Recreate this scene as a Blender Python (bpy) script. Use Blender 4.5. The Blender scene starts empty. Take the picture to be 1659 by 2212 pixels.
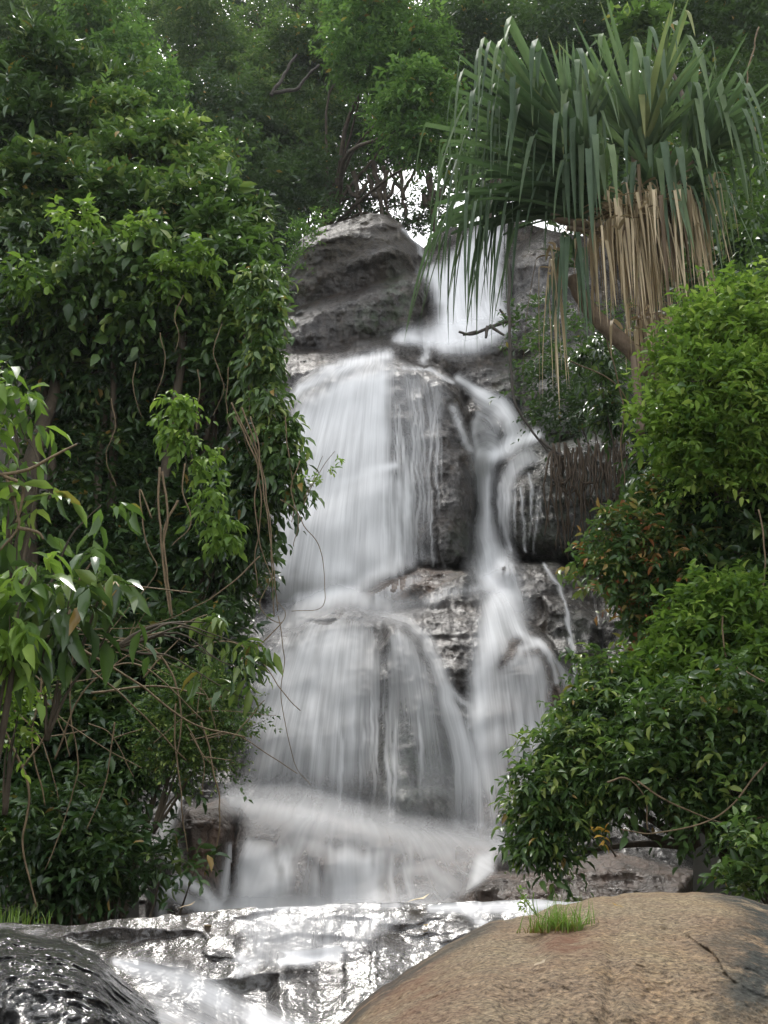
import bpy, math
import numpy as np
from mathutils import Vector

rng = np.random.default_rng(11)
sc = bpy.context.scene
col = sc.collection
rad = math.radians

# ------------------------------------------------------------------ camera, world, sun, exposure
CAM_Z, PITCH, FOV = 1.6, rad(18.0), rad(45.0)
cam_d = bpy.data.cameras.new("camera")
cam = bpy.data.objects.new("camera", cam_d)
col.objects.link(cam)
cam.location = (0, 0, CAM_Z)
cam.rotation_euler = (rad(90) + PITCH, 0, 0)
cam_d.sensor_fit = 'VERTICAL'
cam_d.angle = FOV
cam_d.clip_start, cam_d.clip_end = 0.05, 1000
sc.camera = cam

SUN_EL, SUN_AZ = rad(56), rad(-14)          # azimuth from +Y towards +X
world = bpy.data.worlds.new("World"); sc.world = world
world.use_nodes = True
wn = world.node_tree; wn.nodes.clear()
w_out = wn.nodes.new('ShaderNodeOutputWorld'); w_bg = wn.nodes.new('ShaderNodeBackground')
w_sky = wn.nodes.new('ShaderNodeTexSky'); w_sky.sky_type = 'NISHITA'; w_sky.sun_disc = False
w_sky.sun_elevation, w_sky.sun_rotation = SUN_EL, SUN_AZ
w_sky.air_density, w_sky.dust_density, w_sky.ozone_density = 1.0, 6.0, 1.0
w_hs = wn.nodes.new('ShaderNodeHueSaturation'); w_hs.inputs['Saturation'].default_value = 0.25
wn.links.new(w_sky.outputs[0], w_hs.inputs['Color']); w_cl = wn.nodes.new('ShaderNodeMix'); w_cl.data_type = 'RGBA'; w_cl.inputs[0].default_value = .62; w_cl.inputs[7].default_value = (6.6, 6.8, 7.0, 1)   # thin cloud evens the sky out
wn.links.new(w_hs.outputs[0], w_cl.inputs[6]); wn.links.new(w_cl.outputs[2], w_bg.inputs[0])
wn.links.new(w_bg.outputs[0], w_out.inputs[0]); w_bg.inputs[1].default_value = 0.15

sun_d = bpy.data.lights.new("sun", 'SUN'); sun_d.energy = 1.4; sun_d.angle = rad(14); sun_d.color = (1, .96, .9)
sun = bpy.data.objects.new("sun", sun_d); col.objects.link(sun)
sdir = Vector((math.sin(SUN_AZ) * math.cos(SUN_EL), math.cos(SUN_AZ) * math.cos(SUN_EL), math.sin(SUN_EL)))
sun.rotation_euler = sdir.to_track_quat('Z', 'Y').to_euler()
sun.location = sdir * 60

sc.view_settings.view_transform = 'Standard'; sc.view_settings.look = 'None'
sc.view_settings.exposure = 1.02; sc.view_settings.gamma = 1; sc.view_settings.use_curve_mapping = False
sc.render.engine = 'CYCLES'
cy = sc.cycles
cy.max_bounces, cy.diffuse_bounces, cy.glossy_bounces, cy.transmission_bounces = 6, 3, 2, 3
cy.transparent_max_bounces = 12; cy.volume_bounces = 0
cy.use_denoising = True; cy.caustics_reflective = False; cy.caustics_refractive = False
cy.sample_clamp_indirect = 4

# ------------------------------------------------------------------ measuring: a picture point at a distance -> a place
F = 1106 / math.tan(FOV / 2); CP, SP = math.cos(PITCH), math.sin(PITCH)
def P(px, py, Y):
    px, py, Y = np.broadcast_arrays(np.asarray(px, float), np.asarray(py, float), np.asarray(Y, float))
    u = 1106 - py
    dy = F * CP - u * SP; dz = F * SP + u * CP
    k = Y / dy
    return np.stack([(px - 829.5) * k, Y, CAM_Z + dz * k], -1)
def proj(p):
    x, y, z = p[..., 0], p[..., 1], p[..., 2] - CAM_Z
    f = y * CP + z * SP; u = -y * SP + z * CP
    return 829.5 + F * x / f, 1106 - F * u / f
def pxm(Y): return Y / (F * CP)                # metres one picture point spans at that distance
def V3(a): return np.asarray(a, float)
def nrm(v): return v / np.maximum(np.linalg.norm(v, axis=-1, keepdims=True), 1e-9)
def sstep(a, b, x):
    t = np.clip((x - a) / (b - a), 0, 1); return t * t * (3 - 2 * t)

# ------------------------------------------------------------------ noise
def _h(ix, iy, iz, s):
    n = (ix * 374761393 + iy * 668265263 + iz * 2147483647 + s * 974634211) & 0xFFFFFFFF
    n = ((n ^ (n >> 13)) * 1274126177) & 0xFFFFFFFF
    n = ((n ^ (n >> 15)) * 2246822519) & 0xFFFFFFFF
    return ((n ^ (n >> 16)) & 0xFFFFFF) / float(0xFFFFFF)
def noise(p, s=0):
    i = np.floor(p).astype(np.int64); f = p - i; f = f * f * f * (f * (f * 6 - 15) + 10)
    r = 0
    for a in (0, 1):
        for b in (0, 1):
            for c in (0, 1):
                w = (f[..., 0] if a else 1 - f[..., 0]) * (f[..., 1] if b else 1 - f[..., 1]) * (f[..., 2] if c else 1 - f[..., 2])
                r = r + w * _h(i[..., 0] + a, i[..., 1] + b, i[..., 2] + c, s)
    return r * 2 - 1
def fbm(p, o=4, s=0, ridged=False, gain=.5):
    r, a, t = 0, 1, 0
    for k in range(o):
        n = noise(p * 2 ** k + k * 17.3, s + k)
        r = r + a * ((1 - 2 * np.abs(n)) if ridged else n); t += a; a *= gain
    return r / t

# ------------------------------------------------------------------ mesh helpers
def mesh_obj(name, verts, quads=None, tris=None, mat=None, parent=None, attrs=None, smooth=True):
    me = bpy.data.meshes.new(name)
    verts = np.asarray(verts, np.float32).reshape(-1, 3)
    q = np.zeros((0, 4), np.int32) if quads is None else np.asarray(quads, np.int32).reshape(-1, 4)
    t = np.zeros((0, 3), np.int32) if tris is None else np.asarray(tris, np.int32).reshape(-1, 3)
    me.vertices.add(len(verts)); me.vertices.foreach_set('co', verts.ravel())
    me.loops.add(q.size + t.size)
    me.loops.foreach_set('vertex_index', np.concatenate([q.ravel(), t.ravel()]))
    me.polygons.add(len(q) + len(t))
    me.polygons.foreach_set('loop_start', np.concatenate([np.arange(len(q)) * 4, q.size + np.arange(len(t)) * 3]).astype(np.int32))
    for k, v in (attrs or {}).items():
        a = me.attributes.new(k, 'FLOAT', 'POINT'); a.data.foreach_set('value', np.asarray(v, np.float32).ravel())
    me.update(calc_edges=True)
    me.polygons.foreach_set('use_smooth', np.full(len(me.polygons), smooth))
    if mat: me.materials.append(mat)
    o = bpy.data.objects.new(name, me); col.objects.link(o)
    if parent is not None: o.parent = parent; o.matrix_parent_inverse = parent.matrix_world.inverted() if False else o.matrix_parent_inverse
    return o
def local(v, root): return np.asarray(v) - np.asarray(root.location)
def tag(o, label=None, cat=None, group=None, kind=None):
    if label: o['label'] = label
    if cat: o['category'] = cat
    if group: o['group'] = group
    if kind: o['kind'] = kind
    return o
def empty(name, loc, label, cat, group=None):
    o = bpy.data.objects.new(name, None); col.objects.link(o); o.location = tuple(float(c) for c in loc)
    o.empty_display_size = .2
    return tag(o, label, cat, group)
class MB:
    """collects shapes and links them as one mesh"""
    def __init__(s): s.v, s.q, s.t, s.n, s.at = [], [], [], 0, []
    def add(s, v, q=None, t=None, a=None):
        v = np.asarray(v, float).reshape(-1, 3); s.v.append(v)
        if q is not None and len(q): s.q.append(np.asarray(q) + s.n)
        if t is not None and len(t): s.t.append(np.asarray(t) + s.n)
        s.at.append(np.full(len(v), .5) if a is None else np.broadcast_to(a, (len(v),)))
        s.n += len(v)
    def tube(s, pts, r, sides=6, a=None):
        pts = V3(pts); n = len(pts); r = np.broadcast_to(np.asarray(r, float), (n,))
        tan = nrm(np.gradient(pts, axis=0)); ref = np.where(np.abs(tan[:, 2:3]) > .9, [[1., 0, 0]], [[0, 0, 1.]])
        u = nrm(np.cross(tan, ref)); 
        for k in range(1, n):
            if np.dot(u[k], u[k - 1]) < 0: u[k] = -u[k]
        w = np.cross(tan, u); th = np.arange(sides) * 2 * np.pi / sides
        ring = pts[:, None] + r[:, None, None] * (np.cos(th)[None, :, None] * u[:, None] + np.sin(th)[None, :, None] * w[:, None])
        k, j = np.meshgrid(np.arange(n - 1), np.arange(sides), indexing='ij'); j2 = (j + 1) % sides
        q = np.stack([k * sides + j, k * sides + j2, (k + 1) * sides + j2, (k + 1) * sides + j], -1).reshape(-1, 4)
        tr = [[0, i + 1, i] for i in range(1, sides - 1)] + [[(n - 1) * sides, (n - 1) * sides + i, (n - 1) * sides + i + 1] for i in range(1, sides - 1)]
        s.add(ring, q, tr, a)
    def build(s, name, mat, parent=None, smooth=True):
        if not s.n: return None
        v = np.concatenate(s.v)
        if parent is not None: v = local(v, parent)
        return mesh_obj(name, v, np.concatenate(s.q) if s.q else None, np.concatenate(s.t) if s.t else None, mat, parent, {'tint': np.concatenate(s.at)}, smooth)
def spline(pts, n):
    pts = V3(pts); m = len(pts)
    if m < 3: return pts[0] + (pts[-1] - pts[0]) * np.linspace(0, 1, n)[:, None]
    t = np.linspace(0, m - 1 - 1e-6, n); i = t.astype(int); f = (t - i)[:, None]
    e = np.concatenate([[2 * pts[0] - pts[1]], pts, [2 * pts[-1] - pts[-2]]])
    a, b, c, d = e[i], e[i + 1], e[i + 2], e[i + 3]
    return .5 * (2 * b + (c - a) * f + (2 * a - 5 * b + 4 * c - d) * f ** 2 + (3 * b - a - 3 * c + d) * f ** 3)

# ------------------------------------------------------------------ materials
def new_mat(name):
    m = bpy.data.materials.new(name); m.use_nodes = True; nt = m.node_tree; nt.nodes.clear()
    out = nt.nodes.new('ShaderNodeOutputMaterial'); return m, nt, out
class N:
    """small node writer"""
    def __init__(s, nt): s.nt = nt
    def put(s, sock, v):
        if hasattr(v, 'is_output') or hasattr(v, 'links'): s.nt.links.new(v, sock)
        else: sock.default_value = v
    def n(s, typ, out=0, props=None, **ins):
        nd = s.nt.nodes.new(typ)
        for k, v in (props or {}).items(): setattr(nd, k, v)
        for k, v in ins.items():
            k2 = k.replace('_', ' ')
            sock = nd.inputs[int(k[1:])] if k[0] == 'i' and k[1:].isdigit() else nd.inputs[k2]
            s.put(sock, v)
        return nd.outputs[out]
    def math(s, op, a, b=0.0, clamp=False): return s.n('ShaderNodeMath', props={'operation': op, 'use_clamp': clamp}, i0=a, i1=b)
    def attr(s, name): return s.n('ShaderNodeAttribute', 2, props={'attribute_name': name})
    def mapr(s, x, a, b, c=0.0, d=1.0): return s.n('ShaderNodeMapRange', i0=x, i1=a, i2=b, i3=c, i4=d)
    def mix(s, f, a, b):
        nd = s.nt.nodes.new('ShaderNodeMix'); nd.data_type = 'RGBA'
        s.put(nd.inputs[0], f); s.put(nd.inputs[6], a); s.put(nd.inputs[7], b); return nd.outputs[2]
    def ramp(s, f, stops):
        nd = s.nt.nodes.new('ShaderNodeValToRGB'); cr = nd.color_ramp
        while len(cr.elements) < len(stops): cr.elements.new(.5)
        for e, (p, c) in zip(cr.elements, stops): e.position = p; e.color = (*c, 1)
        s.put(nd.inputs[0], f); return nd.outputs[0]
    def obj(s, scale=(1, 1, 1), rot=(0, 0, 0)):
        g = s.n('ShaderNodeNewGeometry', 0)
        nd = s.nt.nodes.new('ShaderNodeMapping'); s.put(nd.inputs[0], g); nd.inputs['Scale'].default_value = scale; nd.inputs['Rotation'].default_value = rot
        return nd.outputs[0]
    def noise(s, vec, scale, detail=6, rough=.6, dist=0.0):
        return s.n('ShaderNodeTexNoise', 0, Vector=vec, Scale=scale, Detail=detail, Roughness=rough, Distortion=dist)
    def bump(s, h, strength, dist, normal=None):
        k = dict(Height=h, Strength=strength, Distance=dist)
        if normal is not None: k['Normal'] = normal
        return s.n('ShaderNodeBump', 0, **k)
def C4(c): return (*c, 1)

def leaf_mat(name, stops, rough=.38, transl=.35, spec=.5, tcol=(.16, .30, .04)):
    m, nt, out = new_mat(name); g = N(nt)
    c = g.ramp(g.attr('tint'), [(p * .95, q) for p, q in stops] + ([(.985, (.30, .20, .05))] if rough < .46 and name not in ('leaf_yellow', 'leaf_pandan') else []))
    v = g.noise(g.obj(), 9, 2)
    c2 = g.mix(g.mapr(v, .3, .7), c, g.n('ShaderNodeHueSaturation', 0, Color=c, Value=1.25, Hue=.49))
    bs = g.n('ShaderNodeBsdfPrincipled', 0, Base_Color=c2, Roughness=rough)
    bs.node.inputs['Specular IOR Level'].default_value = spec
    tr = g.n('ShaderNodeBsdfTranslucent', 0, Color=g.mix(.55, c2, C4(tcol)))
    mx = g.n('ShaderNodeMixShader', 0, i0=transl, i1=bs, i2=tr)
    nt.links.new(mx, out.inputs[0]); return m
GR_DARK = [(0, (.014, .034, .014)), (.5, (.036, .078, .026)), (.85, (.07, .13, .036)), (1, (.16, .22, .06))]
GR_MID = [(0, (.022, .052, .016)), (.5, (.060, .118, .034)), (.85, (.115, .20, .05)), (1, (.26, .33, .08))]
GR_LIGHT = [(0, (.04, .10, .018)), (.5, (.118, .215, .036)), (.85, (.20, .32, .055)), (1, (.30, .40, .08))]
GR_RED = [(0, (.03, .07, .02)), (.45, (.06, .13, .035)), (.68, (.15, .21, .055)), (.80, (.36, .26, .08)), (.9, (.40, .16, .06)), (1, (.40, .13, .05))]
GR_HAZE = [(0, (.022, .044, .02)), (.5, (.05, .09, .034)), (.85, (.085, .14, .045)), (1, (.16, .21, .07))]
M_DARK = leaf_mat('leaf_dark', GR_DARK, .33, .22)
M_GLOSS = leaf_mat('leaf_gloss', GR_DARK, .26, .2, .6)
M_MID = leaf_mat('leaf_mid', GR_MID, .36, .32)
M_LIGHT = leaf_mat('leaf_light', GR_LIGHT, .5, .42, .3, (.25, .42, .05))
M_RED = leaf_mat('leaf_red', GR_RED, .4, .3)
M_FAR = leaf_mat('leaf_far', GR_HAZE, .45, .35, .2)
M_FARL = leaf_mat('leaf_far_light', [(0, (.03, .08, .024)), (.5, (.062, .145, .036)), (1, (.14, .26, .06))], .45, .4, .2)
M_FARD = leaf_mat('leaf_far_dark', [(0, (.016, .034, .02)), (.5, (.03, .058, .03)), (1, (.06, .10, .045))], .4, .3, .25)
M_BROWNLEAF = leaf_mat('leaf_brown', [(0, (.11, .078, .05)), (.5, (.34, .275, .16)), (1, (.62, .52, .34))], .6, .2, .3, (.42, .32, .18))
M_PANDAN = leaf_mat('leaf_pandan', [(0, (.035, .062, .04)), (.5, (.092, .135, .085)), (.85, (.15, .205, .10)), (1, (.28, .28, .12))], .62, .26, .15, (.16, .30, .08))
M_GRASS = leaf_mat('grass_blade', [(0, (.20, .08, .04)), (.2, (.16, .18, .04)), (.5, (.12, .22, .03)), (1, (.22, .34, .05))], .5, .4)
M_YELLOW = leaf_mat('leaf_yellow', [(0, (.35, .2, .03)), (1, (.6, .42, .08))], .5, .4, .3, (.6, .4, .05))

def bark_mat(name, a, b, scale=14, rough=.8):
    m, nt, out = new_mat(name); g = N(nt)
    n1 = g.noise(g.obj((1, 1, .35)), scale, 6, .65)
    c = g.ramp(n1, [(.3, a), (.7, b)])
    bs = g.n('ShaderNodeBsdfPrincipled', 0, Base_Color=c, Roughness=rough, Normal=g.bump(n1, .7, .02))
    nt.links.new(bs, out.inputs[0]); return m
M_BARK = bark_mat('bark_dark', (.038, .028, .018), (.12, .092, .06))
M_TWIG = bark_mat('bark_twig', (.10, .068, .036), (.27, .195, .11), 30)
M_ROOT = bark_mat('bark_root', (.03, .02, .012), (.10, .068, .04), 20)
M_PTRUNK = bark_mat('bark_pandan', (.12, .085, .058), (.27, .20, .14), 22)
M_DEADWOOD = bark_mat('dead_wood', (.03, .025, .02), (.09, .075, .06), 30)

def rock_mat(name, stops, wet=.5, r_wet=.18, r_dry=.6, strata=0.0, moss=None, bump=.6, fine=1.0, spec=.5, lich=None, coat=0.0, crough=.15):
    m, nt, out = new_mat(name); g = N(nt)
    p = g.obj(); ps = g.obj((1, 1, 5), (0, .32, .1))
    big = g.noise(p, .55, 4); mid = g.noise(p, 2.6, 8, .65, .4); fin = g.noise(p, 17 * fine, 8, .7); st = g.noise(ps, 2.2, 6, .6, .6)
    streak = g.noise(g.obj((3.2, 3.2, .35)), 2.0, 5, .6)
    f = g.math('ADD', g.math('MULTIPLY', mid, .45), g.math('ADD', g.math('MULTIPLY', big, .3), g.math('MULTIPLY', streak, .25)))
    c = g.ramp(f, stops)
    c = g.mix(g.mapr(fin, .35, .7, 0, .55), c, g.n('ShaderNodeHueSaturation', 0, Color=c, Value=.55))
    if moss:
        c = g.mix(g.math('MULTIPLY', g.attr('dry'), g.mapr(g.noise(p, 2.2, 7, .7), .35, .6), True), c, g.ramp(fin, [(.35, (.022, .018, .012)), (.65, (.10, .08, .05))]))
        mm = g.math('MULTIPLY', g.attr('moss'), g.mapr(g.noise(p, 6, 5), .38, .58), True)
        c = g.mix(mm, c, C4(moss))
    if lich:
        lm = g.math('MULTIPLY', g.attr('lichen'), g.mapr(g.noise(p, 7, 6, .7), .42, .6), True)
        c = g.mix(lm, c, C4(lich))
    wetm = g.mapr(g.noise(p, .9, 4), .42 - (wet - .5) * .6, .6 - (wet - .5) * .6)
    if moss: wetm = g.math('MULTIPLY', wetm, g.mapr(g.attr('dry'), 0, 1, 1, 0))
    ro = g.math('ADD', g.mapr(wetm, 0, 1, r_dry, r_wet), g.mapr(fin, .3, .7, -.04, .1))
    vor = g.n('ShaderNodeTexVoronoi', 0, props={'feature': 'DISTANCE_TO_EDGE'}, Vector=g.n('ShaderNodeVectorMath', 0, props={'operation': 'ADD'}, i0=p, i1=g.n('ShaderNodeTexNoise', 1, Vector=p, Scale=1.5)), Scale=1.3)
    crack = g.mapr(vor, 0, .05)
    vor2 = g.n('ShaderNodeTexVoronoi', 0, props={'feature': 'DISTANCE_TO_EDGE'}, Vector=g.n('ShaderNodeVectorMath', 0, props={'operation': 'ADD'}, i0=g.obj((1, 1, .55), (0, .5, 0)), i1=g.n('ShaderNodeTexNoise', 1, Vector=p, Scale=3.0)), Scale=3.4)
    c = g.mix(g.mapr(vor2, 0, .035, .55, 0), c, C4((.012, .011, .010)))
    nb = g.bump(crack, .5, .05); nb = g.bump(g.mapr(vor2, 0, .06), .45, .035, nb)
    nb = g.bump(mid, bump, .22, nb)
    if strata: nb = g.bump(st, strata, .18, nb)
    nb = g.bump(g.noise(p, 7 * fine, 9, .72, .3), bump, .07, nb); nb = g.bump(fin, bump, .035, nb)
    bs = g.n('ShaderNodeBsdfPrincipled', 0, Base_Color=c, Roughness=ro, Normal=nb)
    bs.node.inputs['Specular IOR Level'].default_value = spec
    if coat:      # a film of running water over the stone
        cb = g.bump(g.noise(p, 13, 4, .6), .6, .03, g.bump(g.noise(p, 42, 3, .6), .25, .006))
        bs.node.inputs['Coat IOR'].default_value = 1.75; bs.node.inputs['Coat Roughness'].default_value = crough
        cw = g.mapr(g.noise(p, 5, 5, .65), .38, .55, coat * .12, coat * .9)
        if moss: cw = g.math('MULTIPLY', cw, g.math('SUBTRACT', 1.0, g.attr('dry')))
        g.put(bs.node.inputs['Coat Weight'], cw); g.put(bs.node.inputs['Coat Normal'], cb)
    nt.links.new(bs, out.inputs[0]); return m
M_CLIFF = rock_mat('rock_cliff', [(.32, (.008, .007, .007)), (.45, (.028, .022, .019)), (.54, (.06, .046, .036)), (.64, (.14, .10, .066))], .75, .26, .5, .35, (.03, .055, .014), 1.0, 1.0, .45, None, .22, .2)
M_CASC = rock_mat('rock_cascade', [(.32, (.03, .023, .019)), (.48, (.10, .07, .052)), (.64, (.22, .13, .085))], .6, .22, .5, .2, (.05, .07, .02))
M_SLAB = rock_mat('rock_slab', [(.3, (.028, .023, .019)), (.55, (.072, .056, .045)), (.8, (.14, .105, .08))], 1.1, .2, .3, .5, (.04, .05, .015), .8, 1.6, .9, None, .8, .13)
M_BLACK = rock_mat('rock_black', [(.3, (.010, .010, .011)), (.55, (.026, .025, .027)), (.8, (.06, .055, .055))], 1.1, .12, .3, .3, (.03, .04, .012), 1.0, 1.6, .9, None, .7, .06)
M_GROUND = bark_mat('soil', (.02, .02, .014), (.06, .052, .035), 2.5)

def tan_mat():
    m, nt, out = new_mat('rock_tan'); g = N(nt)
    p = g.obj(); big = g.noise(p, 1.7, 5, .6, .3); mid = g.noise(p, 7, 6, .7); fin = g.noise(p, 60, 6, .75)
    fl2 = g.noise(g.obj((1, 1, 1.6), (.25, .15, 0)), 70, 6, .75, .5)
    flake = g.n('ShaderNodeTexVoronoi', 0, Vector=g.obj((1, .75, 1)), Scale=42)
    c = g.ramp(big, [(.32, (.30, .21, .12)), (.45, (.43, .295, .165)), (.55, (.44, .335, .19)), (.68, (.52, .415, .245))])
    c = g.mix(g.mapr(mid, .35, .7, 0, .6), c, C4((.33, .215, .125)))
    c = g.mix(g.mapr(fin, .45, .75, 0, .55), c, C4((.46, .37, .25)))
    c = g.mix(g.mapr(flake, .0, .3, .5, 0), c, C4((.11, .075, .048)))
    c = g.mix(1.0, c, c); c = g.n('ShaderNodeHueSaturation', 0, Color=c, Value=g.mapr(fl2, .38, .64, .3, 1.75))
    wx = g.math('MULTIPLY', g.mapr(g.noise(p, 1.1, 6, .7, .6), .46, .58), .38); c = g.mix(wx, c, g.n('ShaderNodeHueSaturation', 0, Color=c, Saturation=.7, Value=.85))
    red = g.math('MULTIPLY', g.attr('red'), g.mapr(mid, .3, .6), True)
    c = g.mix(red, c, C4((.26, .10, .05)))
    lm = g.math('MULTIPLY', g.attr('lichen'), g.mapr(g.noise(p, 9, 6, .7), .36, .5), True)
    c = g.mix(lm, c, g.ramp(fin, [(.35, (.02, .022, .02)), (.6, (.09, .095, .08)), (.72, (.25, .26, .22))]))
    nb = g.bump(mid, .9, .06); nb = g.bump(fl2, 1.0, .03, nb); nb = g.bump(flake, 1.0, .03, nb); nb = g.bump(fin, 1.0, .02, nb)
    bs = g.n('ShaderNodeBsdfPrincipled', 0, Base_Color=c, Roughness=.75, Normal=nb)
    bs.node.inputs['Specular IOR Level'].default_value = .35
    nt.links.new(bs, out.inputs[0]); return m
M_TAN = tan_mat()

def water_mat(name, colr=(.93, .935, .95), contrast=1.15, fine=1.0, transl=.14):
    m, nt, out = new_mat(name); g = N(nt)
    v = g.n('ShaderNodeCombineXYZ', 0, X=g.attr('fu'), Y=g.attr('fv'), Z=0.0)
    def st(sx, sy, d): 
        mp = nt.nodes.new('ShaderNodeMapping'); nt.links.new(v, mp.inputs[0]); mp.inputs['Scale'].default_value = (sx, sy, 1)
        return g.noise(mp.outputs[0], 1.0, d, .6)
    s1 = st(3.0, .28, 3); s2 = st(13 * fine, .5, 4); s3 = st(45 * fine, .8, 2)
    s = g.math('ADD', g.math('MULTIPLY', s1, .4), g.math('ADD', g.math('MULTIPLY', s2, .4), g.math('MULTIPLY', s3, .2)))
    s0 = st(1.1, .22, 4)
    d0 = g.attr('dens'); d = g.math('MULTIPLY', d0, g.mapr(s0, .3, .62, .78, 1.03), True)
    k = g.math('MULTIPLY', g.math('MULTIPLY', d, g.math('SUBTRACT', 1.12, d)), contrast * 4)
    a = g.math('ADD', d, g.math('MULTIPLY', g.math('SUBTRACT', s, .5), k), True)
    a = g.math('MULTIPLY', a, .97)
    df = g.n('ShaderNodeBsdfDiffuse', 0, Color=C4(colr)); tl = g.n('ShaderNodeBsdfTranslucent', 0, Color=C4(colr))
    w = g.n('ShaderNodeMixShader', 0, i0=transl, i1=df, i2=tl)
    mx = g.n('ShaderNodeMixShader', 0, i0=a, i1=g.n('ShaderNodeBsdfTransparent', 0), i2=w)
    nt.links.new(mx, out.inputs[0]); return m
M_WATER = water_mat('water_white'); M_FOAM = water_mat('water_foam', contrast=.55, fine=.5)

# ------------------------------------------------------------------ relief rock: masses of rock at their real distances
def seg_dist(px, py, poly, closed=True):
    poly = V3(poly); d = np.full(px.shape, 1e9); ins = np.zeros(px.shape, bool); n = len(poly)
    arc = np.zeros(px.shape); sgn = np.zeros(px.shape); acc = 0
    for i in range(n if closed else n - 1):
        a, b = poly[i], poly[(i + 1) % n]; e = b - a; L = np.hypot(*e) + 1e-9
        t = np.clip(((px - a[0]) * e[0] + (py - a[1]) * e[1]) / L ** 2, 0, 1)
        dx, dy = px - a[0] - t * e[0], py - a[1] - t * e[1]; q = np.hypot(dx, dy); k = q < d
        arc = np.where(k, acc + t * L, arc); sgn = np.where(k, e[0] * dy - e[1] * dx, sgn); d = np.where(k, q, d); acc += L
        if closed:
            c = (a[1] > py) != (b[1] > py)
            ins ^= c & (px < (b[0] - a[0]) * (py - a[1]) / (b[1] - a[1] + 1e-12) + a[0])
    return d, ins, arc, np.sign(sgn)
def blur(a, k, it=2):
    for _ in range(it):
        for ax in (0, 1):
            pad = [(0, 0), (0, 0)]; pad[ax] = (k, k); b = np.pad(a, pad, mode='edge'); c = np.cumsum(b, ax)
            c = np.concatenate([np.zeros_like(np.take(c, [0], ax)), c], ax); n = a.shape[ax]
            a = (np.take(c, np.arange(n) + 2 * k + 1, ax) - np.take(c, np.arange(n), ax)) / (2 * k + 1)
    return a
def grid_quads(r, c, base=0):
    i, j = np.meshgrid(np.arange(r - 1), np.arange(c - 1), indexing='ij')
    return np.stack([i * c + j, (i + 1) * c + j, (i + 1) * c + j + 1, i * c + j + 1], -1).reshape(-1, 4) + base
def mass(px, py, poly, Yt, Yb, bulge, edge):
    d, ins, _, _ = seg_dist(px, py, poly); pl = V3(poly); y0, y1 = pl[:, 1].min(), pl[:, 1].max()
    f = np.clip((py - y0) / (y1 - y0), 0, 1)
    t = np.clip(d / edge, 0, 1)
    return np.where(ins, Yt + (Yb - Yt) * f - bulge * (np.sqrt(1 - (1 - t) ** 2) - .35), 1e3)

SKY = V3([(300, 700), (560, 660), (600, 600), (625, 560), (640, 522), (690, 492), (760, 472), (800, 460), (842, 465), (872, 488), (888, 515), (915, 535), (945, 505), (965, 492), (1120, 478), (1200, 500), (1320, 520), (1520, 560)])
cxs = np.arange(300, 1500, 3.0); nr = 500
CX, VV = np.meshgrid(cxs, np.linspace(0, 1, nr))
top = np.interp(CX, SKY[:, 0], SKY[:, 1]); CYY = top + VV * (2030 - top)
BGY = V3([(430, 26.5), (560, 24.6), (700, 22.8), (745, 22.2), (800, 20.6), (1000, 19.4), (1240, 17.2), (1300, 16.2), (1500, 14.6), (1790, 12.6), (1850, 12.0), (2030, 10.8)])
P0 = P(CX, CYY, np.interp(CYY, BGY[:, 0], BGY[:, 1]))
wx = CX + 16 * fbm(P0 * 1.1, 4, 3); wy = CYY + 14 * fbm(P0 * 1.1 + 31, 4, 5)
R = np.interp(CYY, BGY[:, 0], BGY[:, 1]) + .3
A1 = [(590, 660), (600, 600), (640, 515), (690, 480), (760, 455), (800, 440), (850, 445), (885, 480), (905, 540), (915, 585), (905, 640), (820, 650), (720, 665), (640, 690), (600, 720)]
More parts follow.
